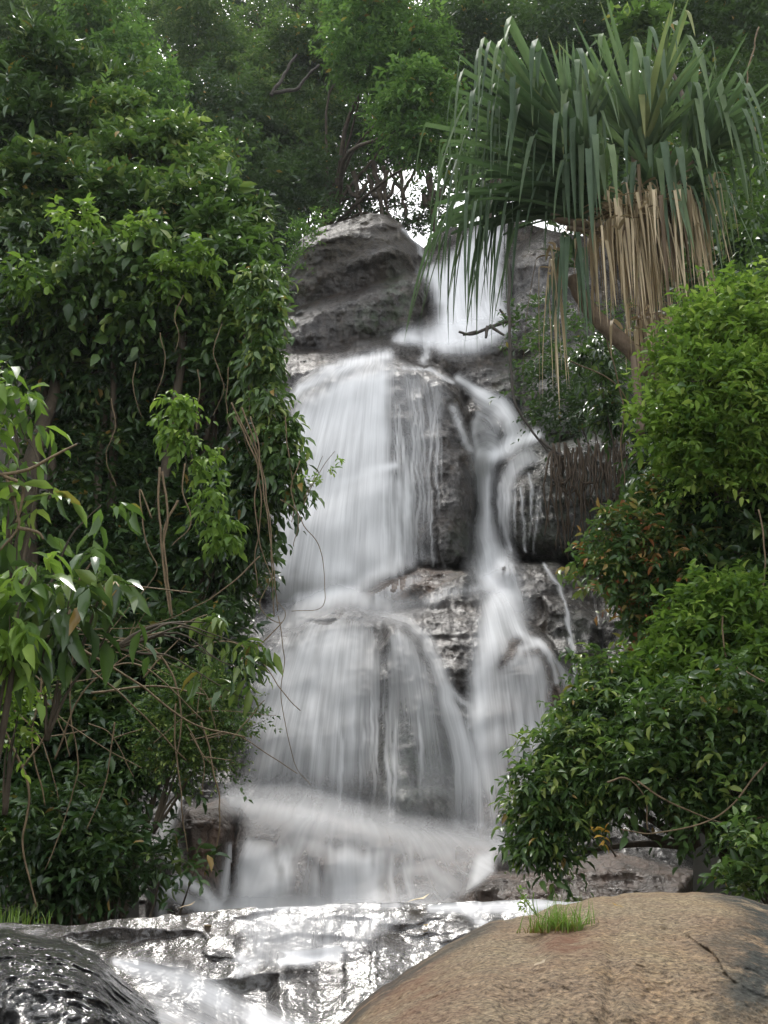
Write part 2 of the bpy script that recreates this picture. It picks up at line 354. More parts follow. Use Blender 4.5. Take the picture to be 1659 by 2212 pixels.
MASSES = [
 (A1, 24.4, 23.3, .9, 110),
 ([(590, 700), (650, 660), (760, 630), (880, 590), (915, 600), (915, 660), (905, 722), (830, 730), (700, 762), (590, 800)], 23.2, 22.3, .6, 55),
 ([(560, 800), (700, 757), (830, 722), (908, 726), (938, 770), (900, 800), (800, 790), (620, 868), (560, 900)], 22.5, 20.6, .25, 26),
 ([(925, 748), (1000, 725), (1100, 692), (1125, 760), (1125, 865), (1060, 852), (1000, 828), (950, 795)], 22.2, 20.4, .6, 40),
 ([(1000, 790), (1060, 770), (1125, 800), (1125, 870), (1050, 855)], 21.2, 20.0, .4, 30),
 ([(1105, 570), (1160, 500), (1300, 480), (1520, 500), (1520, 960), (1260, 965), (1150, 930), (1112, 850), (1105, 700)], 24.3, 19.8, .9, 80),
 ([(540, 1295), (540, 950), (590, 890), (640, 830), (720, 790), (830, 772), (900, 788), (960, 800), (1000, 840), (1012, 900), (1018, 960), (1032, 1000), (1028, 1100), (1020, 1200), (960, 1245), (800, 1290)], 19.6, 17.2, 1.4, 190),
 ([(900, 800), (960, 800), (1000, 840), (1012, 900), (1032, 1000), (1028, 1100), (1020, 1205), (960, 1240), (900, 1180), (900, 1000)], 19.0, 17.0, .7, 60),
 ([(540, 1295), (590, 1130), (680, 1078), (760, 1045), (850, 1018), (872, 1100), (880, 1245), (800, 1290)], 18.2, 16.7, 1.1, 46),
 ([(1000, 880), (1030, 860), (1062, 880), (1068, 930), (1050, 970), (1015, 960)], 19.3, 18.8, .4, 30),
 ([(1065, 910), (1085, 895), (1112, 920), (1115, 955), (1075, 970)], 19.2, 18.7, .4, 24),
 ([(1015, 975), (1040, 970), (1050, 1000), (1030, 1020)], 18.8, 18.5, .25, 16),
 ([(1072, 1045), (1082, 988), (1120, 948), (1200, 958), (1300, 938), (1430, 960), (1440, 1200), (1340, 1218), (1200, 1218), (1112, 1195), (1085, 1130)], 18.8, 17.3, .9, 80),
 ([(1085, 1232), (1110, 1210), (1200, 1216), (1295, 1258), (1325, 1350), (1300, 1500), (1200, 1500), (1135, 1385), (1095, 1310)], 16.5, 15.0, .7, 60),
 ([(1085, 1215), (1098, 1210), (1110, 1240), (1100, 1262), (1086, 1250)], 16.0, 15.9, .2, 12),
 ([(1170, 1290), (1240, 1270), (1310, 1330), (1320, 1480), (1220, 1500), (1180, 1420)], 15.7, 14.6, .5, 45),
 ([(1280, 1230), (1480, 1220), (1500, 1560), (1290, 1560), (1300, 1400)], 15.8, 14.0, .6, 60),
 ([(480, 1795), (500, 1450), (575, 1370), (640, 1325), (740, 1298), (830, 1330), (880, 1312), (1000, 1292), (1080, 1300), (1200, 1380), (1240, 1500), (1260, 1640), (1260, 1850), (1085, 1840), (900, 1795), (620, 1755)], 15.4, 12.9, .9, 140),
 ([(795, 1795), (806, 1400), (830, 1345), (872, 1350), (922, 1400), (962, 1460), (988, 1550), (1002, 1700), (1005, 1795)], 14.5, 12.7, .6, 80),
 ([(1030, 1830), (1036, 1400), (1075, 1368), (1120, 1380), (1182, 1400), (1222, 1500), (1226, 1830)], 14.6, 12.6, .5, 70),
 ([(905, 1292), (1010, 1232), (1050, 1290), (1046, 1420), (1000, 1452), (945, 1400)], 15.7, 14.9, .35, 40),
 ([(815, 1255), (900, 1224), (1000, 1230), (1015, 1272), (900, 1302), (770, 1305)], 16.4, 15.8, .35, 26),
 ([(470, 2040), (488, 1830), (515, 1738), (600, 1742), (750, 1765), (900, 1795), (1090, 1835), (1100, 1900), (1000, 1965), (980, 2040)], 12.1, 10.9, .6, 60),
 ([(640, 1850), (700, 1800), (760, 1830), (780, 1900), (700, 1910)], 11.6, 11.0, .3, 40),
 ([(840, 1960), (860, 1870), (930, 1850), (1000, 1880), (1010, 1960)], 11.4, 10.8, .4, 40),
 ([(860, 1850), (900, 1815), (980, 1825), (1010, 1860), (940, 1880)], 11.7, 11.3, .3, 30),
 ([(560, 1960), (580, 1890), (650, 1880), (690, 1950)], 11.2, 10.8, .3, 30),
 ([(320, 2040), (335, 1850), (395, 1740), (480, 1722), (510, 1760), (492, 1850), (486, 1960), (470, 2040)], 11.6, 10.5, .5, 50),
 ([(385, 1790), (400, 1745), (470, 1740), (500, 1790), (470, 1860), (410, 1870)], 11.2, 10.9, .35, 35),
 ([(1150, 1800), (1250, 1740), (1500, 1690), (1500, 1930), (1150, 1930)], 11.3, 10.0, .5, 60),
 ([(820, 1975), (870, 1952), (985, 1945), (1020, 1900), (1085, 1888), (1160, 1882), (1240, 1850), (1330, 1830), (1500, 1880), (1500, 2040), (820, 2040)], 10.2, 9.2, .4, 40),
]
owner = np.zeros(CX.shape, int)
for k, (poly, a, b, bu, ed) in enumerate(MASSES):
    m_ = mass(wx, wy, poly, a, b, bu, ed); owner = np.where(m_ < R, k + 1, owner); R = np.minimum(R, m_)
RB = blur(R, 1, 1)
def minf(a, k):
    for ax in (0, 1):
        pad = [(0, 0), (0, 0)]; pad[ax] = (k, k); b = np.pad(a, pad, mode='edge'); n = a.shape[ax]; r = a
        for s in range(2 * k + 1): r = np.minimum(r, np.take(b, np.arange(n) + s, ax))
        a = r
    return a
Q = P(CX, CYY, RB)
amp = np.interp(CYY, [430, 1700, 1800], [1, .8, .6])
strat = Q[..., 2] - .38 * Q[..., 0]
st_n = noise(np.stack([strat * 3.2 + .8 * fbm(Q * .7, 3, 8), np.zeros_like(strat) + 3, Q[..., 0] * .12], -1), 9)
st_w = sstep(1010, 900, CYY) * .085 + .012
RR = RB - amp * (.34 * fbm(Q * V3([.6, .6, .45]), 4, 20) + .12 * fbm(Q * V3([1.8, 1.8, 1.1]), 4, 21, True) + .06 * fbm(Q * V3([4.5, 4.5, 2.6]), 3, 22, True) + .03 * fbm(Q * V3([12, 12, 7]), 3, 23, True)) - st_w * st_n
Q = P(CX, CYY, RR)
# ledge behind the skyline: the top runs back and level
back = []
for k, (dy, dz) in enumerate([(6, .2), (2.2, -.1), (.8, -.02)]):
    b = Q[0].copy(); b[:, 1] += dy; b[:, 2] += dz - .12 * k; b[:, 0] *= 1 + dy / 26; back.append(b)
grid = np.concatenate([np.stack(back), Q]); rows, cols_ = grid.shape[:2]
moss = np.zeros(CX.shape)
for (mx, my, rx, ry, s) in [(860, 640, 30, 60, 1), (820, 690, 60, 30, 1), (900, 1650, 90, 130, .9), (1230, 880, 130, 160, .9), (1300, 1100, 160, 120, .8), (1000, 1180, 30, 60, .7), (1100, 850, 30, 60, .8), (1180, 1160, 70, 60, .7), (640, 600, 40, 80, .5), (1250, 1420, 60, 120, .5)]:
    moss = np.maximum(moss, s * np.exp(-((CX - mx) / rx) ** 2 - ((CYY - my) / ry) ** 2))
mossg = np.concatenate([np.full((3, cols_), .6), moss])
cliff = mesh_obj('cliff', grid, grid_quads(rows, cols_), None, M_CLIFF, None, {'moss': mossg, 'dry': np.concatenate([np.ones((3, cols_)), sstep(640, 520, CYY) * sstep(915, 880, CX)])})
tag(cliff, 'dark wet stepped granite cliff that the waterfall runs down', None, None, 'structure')
# the lower rocks use the browner cascade rock
cliff.data.materials.append(M_CASC)
ci = np.concatenate([np.full((3, cols_), 0), np.isin(owner, [22, 20, 23, 24, 25, 26, 27, 28, 29, 31])])
fidx = ci[:-1, :-1].astype(np.int32).ravel(); cliff.data.polygons.foreach_set('material_index', fidx)

# ------------------------------------------------------------------ the waterfall: sheets of water lying on that rock
SM = blur(minf(RR, 4), 4, 3) - .06
def water(name, label, dens, fu=None, fv=None, off=.0, mat=M_WATER):
    q = P(CX, CYY, SM - off)
    fu = q[..., 0] if fu is None else fu; fv = q[..., 2] if fv is None else fv
    keep = dens > .012
    fk = (keep[:-1, :-1] | keep[1:, :-1] | keep[:-1, 1:] | keep[1:, 1:]).ravel()
    quads = grid_quads(nr, len(cxs))[fk]; used = np.unique(quads); remap = np.full(nr * len(cxs), -1); remap[used] = np.arange(len(used))
    o = mesh_obj(name, q.reshape(-1, 3)[used], remap[quads], None, mat, None, {k: v.ravel()[used] for k, v in (('dens', dens), ('fu', fu), ('fv', fv))})
    return tag(o, label, None, None, 'structure')
wxx = CX + 9 * fbm(P0 * 1.6, 3, 40); wyy = CYY + 9 * fbm(P0 * 1.6 + 9, 3, 41)
def veil(poly, soft, d, d2=None):
    ds, ins, _, _ = seg_dist(wxx, wyy, poly); pl = V3(poly); f = np.clip((CYY - pl[:, 1].min()) / np.ptp(pl[:, 1]), 0, 1)
    return np.where(ins, sstep(0, soft, ds), 0) * (d if d2 is None else d + (d2 - d) * f)
def stroke(pts, w, d):
    pl = V3(pts); ds, _, arc, sg = seg_dist(wxx, wyy, pl, False); L = np.hypot(*np.diff(pl, axis=0).T).sum()
    w = np.interp(arc / L, np.linspace(0, 1, len(w)), w) if isinstance(w, (list, tuple)) else w
    d = np.interp(arc / L, np.linspace(0, 1, len(d)), d) if isinstance(d, (list, tuple)) else d
    return d * np.exp(-(ds / w) ** 2), ds * sg, arc
def over(*ds):
    r = 1
    for d in ds: r = r * (1 - d)
    return 1 - r
def Z(*pts): return [(475.2 + x * .703, 432 + y * .703) for x, y in pts]
def many(seed, n, x0, x1, y0, y1, ln, w, d):
    """separate thin strands of water, each its own streak down the rock"""
    lr = np.random.default_rng(seed); r = []
    for i in range(n):
        x = lr.uniform(x0, x1); y = lr.uniform(y0, y1); L = lr.uniform(*ln); dx = lr.normal() * L * .02
        r.append(stroke([(x, y), (x + dx, y + L * .5), (x + dx * 1.6, y + L)], [w * .6, w * lr.uniform(.7, 1.5), w], [d * .2, d * lr.uniform(.6, 1.1), 0])[0])
    return over(*r)
upper = over(veil(Z((630, 450), (645, 340), (600, 230), (600, 190), (680, 170), (760, 70), (840, 50), (900, 60), (895, 260), (900, 390), (760, 440)), 44, .9),
             stroke(Z((540, 428), (600, 428), (660, 436), (760, 432), (880, 400)), [6, 12, 24, 22, 14], [.4, .7, .85, .85, .7])[0], stroke(Z((640, 440), (632, 465), (628, 490)), 9, .6)[0],
             stroke(Z((565, 90), (590, 130), (640, 180)), 4, .5)[0])
water('waterfall', 'upper white fall dropping behind the drooping screw pine leaves', upper)
main = over(veil(Z((120, 1280), (170, 760), (195, 640), (245, 572), (340, 528), (430, 498), (505, 474), (560, 500), (562, 620), (545, 820), (548, 1000), (560, 1150), (420, 1260)), 46, .98, .62),
            veil(Z((290, 930), (380, 868), (450, 838), (540, 816), (600, 900), (620, 1060), (610, 1140), (330, 1240), (270, 1200)), 30, .55, .2),
            veil(Z((520, 490), (620, 515), (700, 540), (725, 600), (690, 720), (660, 900), (680, 1120), (560, 1150), (530, 800)), 40, .3, .2),
            many(3, 26, 850, 960, 800, 1050, (110, 260), 2.2, .55), many(5, 16, 830, 900, 980, 1090, (110, 200), 3.5, .6),
            stroke(Z((205, 625), (250, 570), (340, 530), (430, 500), (510, 480)), [8, 12, 16, 16, 14], .75)[0], stroke(Z((560, 512), (640, 520), (720, 560)), 5, .45)[0],
            stroke(Z((280, 908), (380, 868), (450, 838), (535, 818)), [16, 14, 11, 7], .85)[0], stroke(Z((395, 1140), (405, 1190), (440, 1240)), 14, .5)[0], stroke(Z((300, 950), (320, 1050), (310, 1200)), 34, .6)[0])
def fan_u(x0, ztop, h):
    q = P(CX, CYY, SM); return (q[..., 0] - x0) / (.5 + .5 * np.sqrt(np.clip((ztop - q[..., 2]) / h, 0, 1.4)))
water('waterfall', 'broad silky veil falling over the central rounded dome of rock', main, fan_u(.1, 10.4, 5.5))
lower = over(veil(Z((20, 1850), (50, 1500), (100, 1360), (250, 1256), (360, 1228), (440, 1245), (490, 1290), (505, 1400), (500, 1600), (520, 1860)), 80, .9, .28),
             veil(Z((480, 1860), (488, 1330), (540, 1290), (600, 1330), (650, 1420), (690, 1560), (730, 1860)), 30, .56, .12), many(7, 26, 730, 930, 1420, 1560, (150, 300), 2.4, .42), many(8, 26, 560, 820, 1320, 1480, (150, 320), 9, .34),
             veil(Z((330, 1140), (460, 1130), (620, 1140), (640, 1180), (500, 1260), (380, 1260)), 30, .5), stroke(Z((640, 1235), (700, 1205), (780, 1195), (840, 1170)), 9, .35)[0])
water('waterfall', 'wide lower veil thinning to grey above the bottom step', lower, fan_u(-.2, 5.2, 4.0))
s1 = stroke(Z((735, 545), (790, 592), (850, 628), (890, 672), (905, 720), (890, 760)), [8, 11, 15, 19, 17, 12], [.7, .92, .96, .96, .92, .5])
s2 = stroke(Z((965, 728), (900, 745), (850, 778), (800, 785)), [14, 20, 18, 10], .92)
s3 = stroke(Z((815, 785), (812, 840), (818, 895), (818, 980), (825, 1060), (838, 1150)), [22, 19, 13, 19, 26, 36], [.85, .9, .97, .97, .95, .9])
s1b = stroke(Z((720, 640), (740, 700), (770, 770)), 8, .4); s1c = stroke(Z((790, 660), (782, 720), (795, 775)), 7, .5)
bv = veil(Z((770, 600), (860, 630), (880, 700), (850, 770), (790, 770)), 16, .38)
water('waterfall', 'narrow right hand stream curling between black boulders into a chute', over(s1[0], s2[0], s3[0], s1b[0], s1c[0], bv),
      pxm(19) * np.where(s3[0] > s1[0], s3[1], s1[1]), pxm(19) * np.where(s3[0] > s1[0], s3[2], s1[2]), .05)
fan = over(stroke(Z((862, 1120), (855, 1200), (838, 1290), (815, 1390), (802, 1480), (805, 1620), (830, 1800)), [20, 26, 26, 20, 20, 24, 26], [.92, .92, .9, .88, .8, .6, .4])[0],
           stroke(Z((870, 1180), (900, 1270), (945, 1345), (1000, 1365)), [18, 20, 14, 8], [.8, .75, .7, .5])[0], veil(Z((790, 1400), (850, 1220), (900, 1230), (950, 1330), (900, 1370), (870, 1430), (820, 1600)), 24, .5),
           stroke(Z((905, 1420), (925, 1378), (985, 1358), (1015, 1400), (1030, 1480)), [9, 10, 9, 8, 6], .55)[0], veil(Z((880, 1400), (940, 1370), (1000, 1380), (1030, 1500), (1020, 1700), (960, 1900), (830, 1930), (780, 1700), (770, 1480)), 34, .52, .12),
           many(9, 20, 1010, 1190, 1400, 1500, (180, 330), 7, .3), stroke(Z((700, 1500), (770, 1560), (800, 1700), (850, 1930)), [5, 9, 12, 14], .4)[0])
water('waterfall', 'fan of water spreading below the chute over dark rock', fan, fan_u(1.2, 5.8, 4.0), None, .03)
ar = stroke(Z((400, 1248), (460, 1282), (520, 1288), (575, 1300), (625, 1345), (660, 1420), (690, 1520), (715, 1610), (735, 1720), (745, 1920)), [18, 16, 14, 15, 16, 17, 20, 22, 22, 22], [.1, .28, .45, .58, .68, .74, .74, .64, .46, .25])
ar2 = stroke(Z((690, 1500), (735, 1600), (775, 1740), (805, 1920)), [10, 14, 15, 14], [.5, .62, .5, .3])
water('waterfall', 'bright arching ridge of water curving down to the right', over(ar[0], ar2[0]), pxm(20) * ar[1], pxm(8) * ar[2], .05)
tr = over(*[.8 * stroke(Z(*p), w, d)[0] for p, w, d in [
    ([(1000, 1120), (1018, 1160), (1050, 1200), (1062, 1240)], [3, 5, 4, 2], .6), ([(1060, 1240), (1070, 1290), (1084, 1340)], [2, 6, 2], .8), ([(1082, 1350), (1090, 1380), (1090, 1480)], [6, 4, 3], .7), ([(896, 1120), (910, 1180), (925, 1230)], 5, .5),
    ([(1000, 1370), (1040, 1430), (1078, 1510)], [4, 9, 16], .7), ([(865, 870), (862, 960), (890, 1080)], 4, .55), ([(925, 880), (932, 1000), (940, 1080)], 2.5, .5), ([(955, 840), (960, 900)], 3, .5)]],
    veil(Z((838, 930), (850, 840), (900, 770), (960, 750), (1010, 800), (960, 830), (920, 860), (900, 1100), (870, 1090)), 22, .5, .3), many(11, 14, 1080, 1180, 1030, 1060, (60, 160), 2, .5))
water('waterfall', 'thin separate trickles running down the dark rocks beside the chute', tr, None, None, .02)
base = over(veil(Z((15, 2270), (30, 2000), (50, 1850), (180, 1850), (380, 1890), (600, 1935), (870, 1985), (870, 2070), (760, 2160), (690, 2270)), 50, .22, .3),
            stroke(Z((40, 1850), (200, 1878), (380, 1905), (560, 1935), (860, 1990)), [24, 36, 34, 26, 20], [.34, .44, .4, .3, .36])[0],
            veil(Z((25, 2270), (45, 2000), (80, 1950), (170, 1960), (200, 2100), (190, 2270)), 30, .66), veil(Z((320, 2200), (330, 1990), (400, 1960), (480, 2010), (520, 2150), (480, 2240)), 34, .66, .4),
            stroke(Z((60, 2190), (200, 2170), (330, 2190), (480, 2230)), [20, 20, 16, 16], .5)[0], stroke(Z((190, 2020), (260, 1975), (330, 2000)), 14, .22)[0], stroke(Z((480, 2010), (600, 1985), (700, 2010)), 14, .16)[0], stroke(Z((550, 2060), (650, 2050), (740, 2120)), 13, .16)[0],
            veil(Z((740, 2150), (780, 2000), (860, 1990), (862, 2070), (800, 2120)), 22, .5), many(13, 30, 500, 900, 1810, 1850, (60, 150), 6, .35))
water('waterfall', 'foaming cascade over the brown bottom step of the fall', base, fan_u(-.4, 2.4, 1.6), None, .02, M_FOAM)
side = over(stroke([(375, 1742), (362, 1790), (365, 1845)], [12, 18, 22], .85)[0], stroke([(392, 1715), (380, 1740)], 6, .7)[0], stroke([(385, 1900), (350, 1940), (345, 1985)], [12, 14, 12], .8)[0],
            stroke([(395, 1900), (440, 1920), (470, 1965)], [10, 12, 14], .75)[0], stroke([(500, 1830), (488, 1900), (486, 1990)], 10, .5)[0])
water('waterfall', 'small side trickle between brown rocks under the shrubs', side, None, None, .02)
spray = over(stroke(Z((30, 1830), (200, 1850), (400, 1880), (600, 1915), (860, 1965)), [30, 70, 74, 60, 44], [.18, .3, .26, .16, .2])[0], stroke(Z((170, 1300), (360, 1215), (520, 1250), (640, 1240)), [30, 36, 30, 18], [.4, .5, .42, .15])[0],
             stroke(Z((560, 420), (690, 410), (830, 390)), [14, 30, 24], .5)[0], stroke(Z((820, 1180), (860, 1160), (920, 1250)), [24, 34, 24], .45)[0], stroke(Z((20, 2190), (300, 2190), (600, 2205)), 46, .5)[0], stroke(Z((-160, 2120), (-60, 2170), (20, 2200)), 18, .5)[0])
water('waterfall', 'soft white spray where the falls land on the ledges', spray, None, None, .14, M_FOAM)
# ------------------------------------------------------------------ the wet slab in front
STOP = V3([(-400, 2000), (-60, 1992), (0, 1992), (130, 2000), (300, 1982), (500, 1965), (620, 1957), (800, 1950), (1000, 1950), (1150, 1942), (1250, 1948), (1500, 1960), (2100, 1970)])
LEDGES = [([(140, 2018), (220, 2006), (300, 2006), (440, 2012)], [4, 32, 26, 3]), ([(505, 1980), (545, 1972), (600, 1962)], [2, 14, 2]), ([(430, 2066), (465, 2066), (510, 2068)], [2, 10, 2]),
          ([(440, 2118), (520, 2112), (575, 2100), (605, 2100)], [3, 26, 30, 3]), ([(815, 1999), (860, 1995), (890, 1993), (950, 1980)], [3, 11, 9, 3]), ([(620, 2060), (690, 2050), (745, 2046)], [3, 18, 4]),
          ([(950, 2034), (995, 2022), (1060, 2008), (1130, 1998)], [4, 12, 10, 3]), ([(560, 2030), (640, 2015), (720, 2022), (800, 2030)], [2, 7, 8, 2]), ([(250, 2080), (330, 2085), (400, 2092)], [2, 7, 2]), ([(660, 1985), (760, 1978), (800, 1985)], [2, 6, 2]), ([(870, 2020), (930, 2016), (980, 2012)], [2, 6, 2])]
def slab_relief(X, Yp, wob=True):
    wx_ = X + (5 * noise(np.stack([X / 40, Yp / 12, X * 0], -1), 61) if wob else 0)
    tp = np.interp(X, STOP[:, 0], STOP[:, 1]); g = Yp.copy(); tot = 0
    jag = 3 * noise(np.stack([X / 14, Yp * 0, Yp * 0], -1), 62) if wob else 0
    for pl, h in LEDGES:
        pl = V3(pl); hh = np.interp(wx_, pl[:, 0], h, 0, 0); ly = np.interp(wx_, pl[:, 0], pl[:, 1]) + jag
        c = np.clip(Yp - ly, 0, hh); g = g - c * sstep(260, 60, Yp - ly - hh)
    f = np.clip((g - tp) / (2212 - tp), -.2, 1.6)
    return 4.92 - .74 * f
sx = np.arange(-400, 2100, 4.0); sn = 170
SX, SV = np.meshgrid(sx, np.linspace(0, 1, sn)); st_ = np.interp(SX, STOP[:, 0], STOP[:, 1]) + 3 * noise(np.stack([SX / 30, SX * 0, SX * 0], -1), 63)
SYP = st_ + SV * (2330 - st_)
SR = slab_relief(SX, SYP)
BLK = [(-420, 2400), (-420, 1990), (-60, 2002), (10, 2004), (90, 2022), (160, 2036), (215, 2066), (262, 2112), (330, 2170), (420, 2216), (470, 2400)]
bwx = SX + 8 * noise(np.stack([SX / 50, SYP / 25, SX * 0], -1), 64)
bd, bins, _, _ = seg_dist(bwx, SYP + 5 * noise(np.stack([SX / 30, SYP / 30, SX * 0 + 4], -1), 65), BLK)
SQ = P(SX, SYP, SR)
SR2 = SR - .10 * fbm(SQ * V3([.9, .9, .9]), 3, 70) - .035 * fbm(SQ * V3([3.5, 2.2, 3.5]), 4, 71) - .022 * fbm(SQ * V3([14, 7, 14]), 4, 72)
SQ = P(SX, SYP, SR2)
bk = []
for dy, dz in [(.9, -1.2), (.5, -.35), (.12, -.04)]:
    b = SQ[0].copy(); b[:, 1] += dy; b[:, 2] += dz; bk.append(b)
sg = np.concatenate([np.stack(bk), SQ])
moss2 = np.zeros(SX.shape)
for (mx, my, rx, ry, s) in [(210, 2040, 60, 12, 1), (500, 2130, 70, 16, .8), (60, 1998, 80, 8, .6)]:
    moss2 = np.maximum(moss2, s * np.exp(-((SX - mx) / rx) ** 2 - ((SYP - my) / ry) ** 2))
slab = mesh_obj('wet_slab_ground', sg, grid_quads(*sg.shape[:2]), None, M_SLAB, None, {'moss': np.concatenate([np.zeros((3, len(sx))), moss2]), 'dry': np.zeros(sg.shape[:2])})
tag(slab, 'shining wet grey rock slab with small ledges in front of the fall', None, None, 'structure')

# black wet boulder, lower left
def boulder(name, label, topc, x0, x1, bot, depth, mat, nx=4.0, nv=120, attrs=None, edge=.35, back=1.2, amp=(.12, .05, .02), seed=80):
    xs = np.arange(x0, x1, nx); v = np.linspace(0, 1, nv) ** 1.3
    X, V = np.meshgrid(xs, v); tc = V3(topc); t = np.interp(X, tc[:, 0], tc[:, 1]) + 2.5 * noise(np.stack([X / 25, X * 0, X * 0], -1), seed)
    Yp = t + V * (bot - t); D = depth(X, Yp, V, t); q = P(X, Yp, D)
    D = D - amp[0] * fbm(q * 1.6, 4, seed + 1) * sstep(0, .05, V) - (amp[1] * fbm(q * 6, 4, seed + 2) + amp[2] * fbm(q * 24, 4, seed + 3)) * (.3 + .7 * sstep(0, .1, V))
    q = P(X, Yp, D); bk = []
    for dy, dz in [(back, -1.4), (back * .6, -.5), (back * .25, -.08)]:
        b = q[0].copy(); b[:, 1] += dy; b[:, 2] += dz; bk.append(b)
    g = np.concatenate([np.stack(bk), q]); c = g.reshape(-1, 3).mean(0); c[2] = g[..., 2].min()
    at = {k: np.concatenate([np.zeros((3, len(xs))), f(X, Yp)]) for k, f in (attrs or {}).items()}
    o = mesh_obj(name, g.reshape(-1, 3) - c, grid_quads(*g.shape[:2]), None, mat, None, at); o.location = c
    tag(o, label, 'boulder'); return o
def black_depth(X, Yp, V, t):
    e = np.interp(X, [-420, 0, 260, 470], [4.85, 4.7, 4.42, 4.08]); h = np.sqrt(np.clip(1 - (1 - np.clip((Yp - t) / 150, 0, 1)) ** 2, 0, 1))
    return e - .05 - .95 * h - (Yp - t) * .0012 - .25 * np.exp(-((X - 60) / 180.) ** 2) * h
boulder('boulder', 'black wet boulder under the shrubs, with thin water running off its side', [(-420, 2010), (-60, 2003), (10, 2005), (90, 2022), (160, 2036), (215, 2066), (262, 2112), (330, 2170), (420, 2222), (520, 2300)], -420, 520, 2380, black_depth, M_BLACK, attrs={'moss': lambda X, Y: .7 * np.exp(-((X - 120) / 90) ** 2 - ((Y - 2060) / 40) ** 2), 'dry': lambda X, Y: X * 0}, amp=(.12, .09, .05), seed=80)
TAN = [(560, 2330), (700, 2250), (745, 2200), (800, 2150), (900, 2082), (960, 2042), (1060, 1992), (1150, 1976), (1200, 1956), (1300, 1936), (1420, 1926), (1520, 1928), (1600, 1936), (1650, 1950), (1760, 1965), (2100, 2010)]
def tan_depth(X, Yp, V, t):
    e = np.interp(X, [560, 760, 960, 1150, 1420, 1660, 2100], [4.0, 4.2, 4.52, 4.75, 4.9, 4.85, 4.8]); h = np.sqrt(np.clip(1 - (1 - np.clip((Yp - t) / 260, 0, 1)) ** 2, 0, 1))
    d = e - .08 - 1.35 * h - (Yp - t) * .0018
    # the crack running down to the right, with a sunken step beside it
    dd, _, _, s = seg_dist(X + 4 * noise(np.stack([X / 20, Yp / 20, X * 0], -1), 5), Yp, [(1430, 1985), (1475, 2015), (1540, 2060), (1560, 2100), (1600, 2130), (1720, 2180)], False)
    d = d + .03 * np.exp(-(dd / 4.) ** 2) * np.exp(-((X - 1535) / 50) ** 2) - .035 * np.exp(-(dd / 40.) ** 2) * sstep(4, -4, dd * s) * np.exp(-((X - 1540) / 90) ** 2)
    dd, _, _, _ = seg_dist(X, Yp, [(1320, 1950), (1335, 2060), (1310, 2220)], False)
    return d + .035 * np.exp(-(dd / 22.) ** 2)
def tan_lich(X, Y):
    return np.clip(sstep(1520, 1640, X + .35 * (Y - 2060)) * sstep(2260, 2140, Y) + .9 * sstep(34, 6, Y - np.interp(X, [1400, 1550, 1660], [1900, 1925, 1960])) * sstep(1480, 1560, X) + .8 * sstep(26, 4, Y - np.interp(X, [560, 745, 800, 900, 960, 1060, 1150], [2330, 2215, 2160, 2092, 2050, 1998, 1978])) * sstep(1140, 1040, X) + .5 * np.exp(-((X - 1540) / 40) ** 2 - ((Y - 2040) / 30) ** 2), 0, 1)
boulder('boulder', 'large dry tan granite boulder carrying a grass tuft', TAN, 560, 2100, 2400, tan_depth, M_TAN, 3.0, 190,
        {'lichen': tan_lich, 'red': lambda X, Y: .9 * np.exp(-((X - 1230) / 60) ** 2 - ((Y - 2040) / 30) ** 2) + .6 * np.exp(-((X - 860) / 120) ** 2 - ((Y - 2140) / 70) ** 2) + .08}, back=.9, amp=(.08, .03, .016), seed=90)

# water over the slab
SMW = blur(SR2, 3, 2) - .05
def swater(label, dens, fu, fv, Y=None, off=0.0):
    q = P(SX, SYP, (SMW if Y is None else Y) - off); keep = dens > .012
    fk = (keep[:-1, :-1] | keep[1:, :-1] | keep[:-1, 1:] | keep[1:, 1:]).ravel()
    quads = grid_quads(sn, len(sx))[fk]; used = np.unique(quads); rm = np.full(SX.size, -1); rm[used] = np.arange(len(used))
    o = mesh_obj('stream_water', q.reshape(-1, 3)[used], rm[quads], None, M_SWATER, None, {k: v.ravel()[used] for k, v in (('dens', dens), ('fu', fu), ('fv', fv))})
    tag(o, label, None, None, 'structure')
M_SWATER = water_mat('water_film', (.84, .84, .85), 1.2, 2.0)
def sveil(poly, soft, d):
    a = SX + 9 * noise(np.stack([SX / 30, SYP / 12, SX * 0], -1), 66); b = SYP + 4 * noise(np.stack([SX / 26, SYP / 12, SX * 0 + 7], -1), 67)
    ds, ins, _, _ = seg_dist(a, b, poly); return np.where(ins, sstep(0, soft, ds), 0) * d
def sstroke(pts, w, d):
    pl = V3(pts); ds, _, arc, s = seg_dist(SX, SYP, pl, False); L = np.hypot(*np.diff(pl, axis=0).T).sum()
    w = np.interp(arc / L, np.linspace(0, 1, len(w)), w) if isinstance(w, (list, tuple)) else w
    return d * np.exp(-(ds / w) ** 2), ds * s, arc
film = over(sveil([(500, 1985), (560, 1958), (760, 1955), (900, 1975), (840, 2020), (760, 2080), (640, 2100), (540, 2095), (520, 2040)], 26, .36),
            sveil([(610, 2052), (690, 2046), (742, 2042), (742, 2076), (660, 2085), (600, 2088)], 7, .75), sstroke([(520, 2070), (545, 2085), (520, 2100)], 12, .6)[0],
            sstroke([(560, 1962), (700, 1956), (860, 1955)], 8, .55)[0])
swater('thin film of white water spreading over the middle of the wet slab', film, SQ[..., 0] * 1.0, SYP * .01)
rs = sstroke([(1250, 1945), (1120, 1956), (1020, 1960), (930, 1962)], [16, 16, 14, 8], .85); rs2 = sstroke([(1000, 1962), (1040, 1990), (1060, 2010)], [8, 12, 10], .6); rs3 = sstroke([(1120, 1958), (1150, 1978)], 12, .5)
swater('pale stream sliding behind the tan boulder', over(rs[0], rs2[0], rs3[0]), rs[1] * .004, rs[2] * .006)
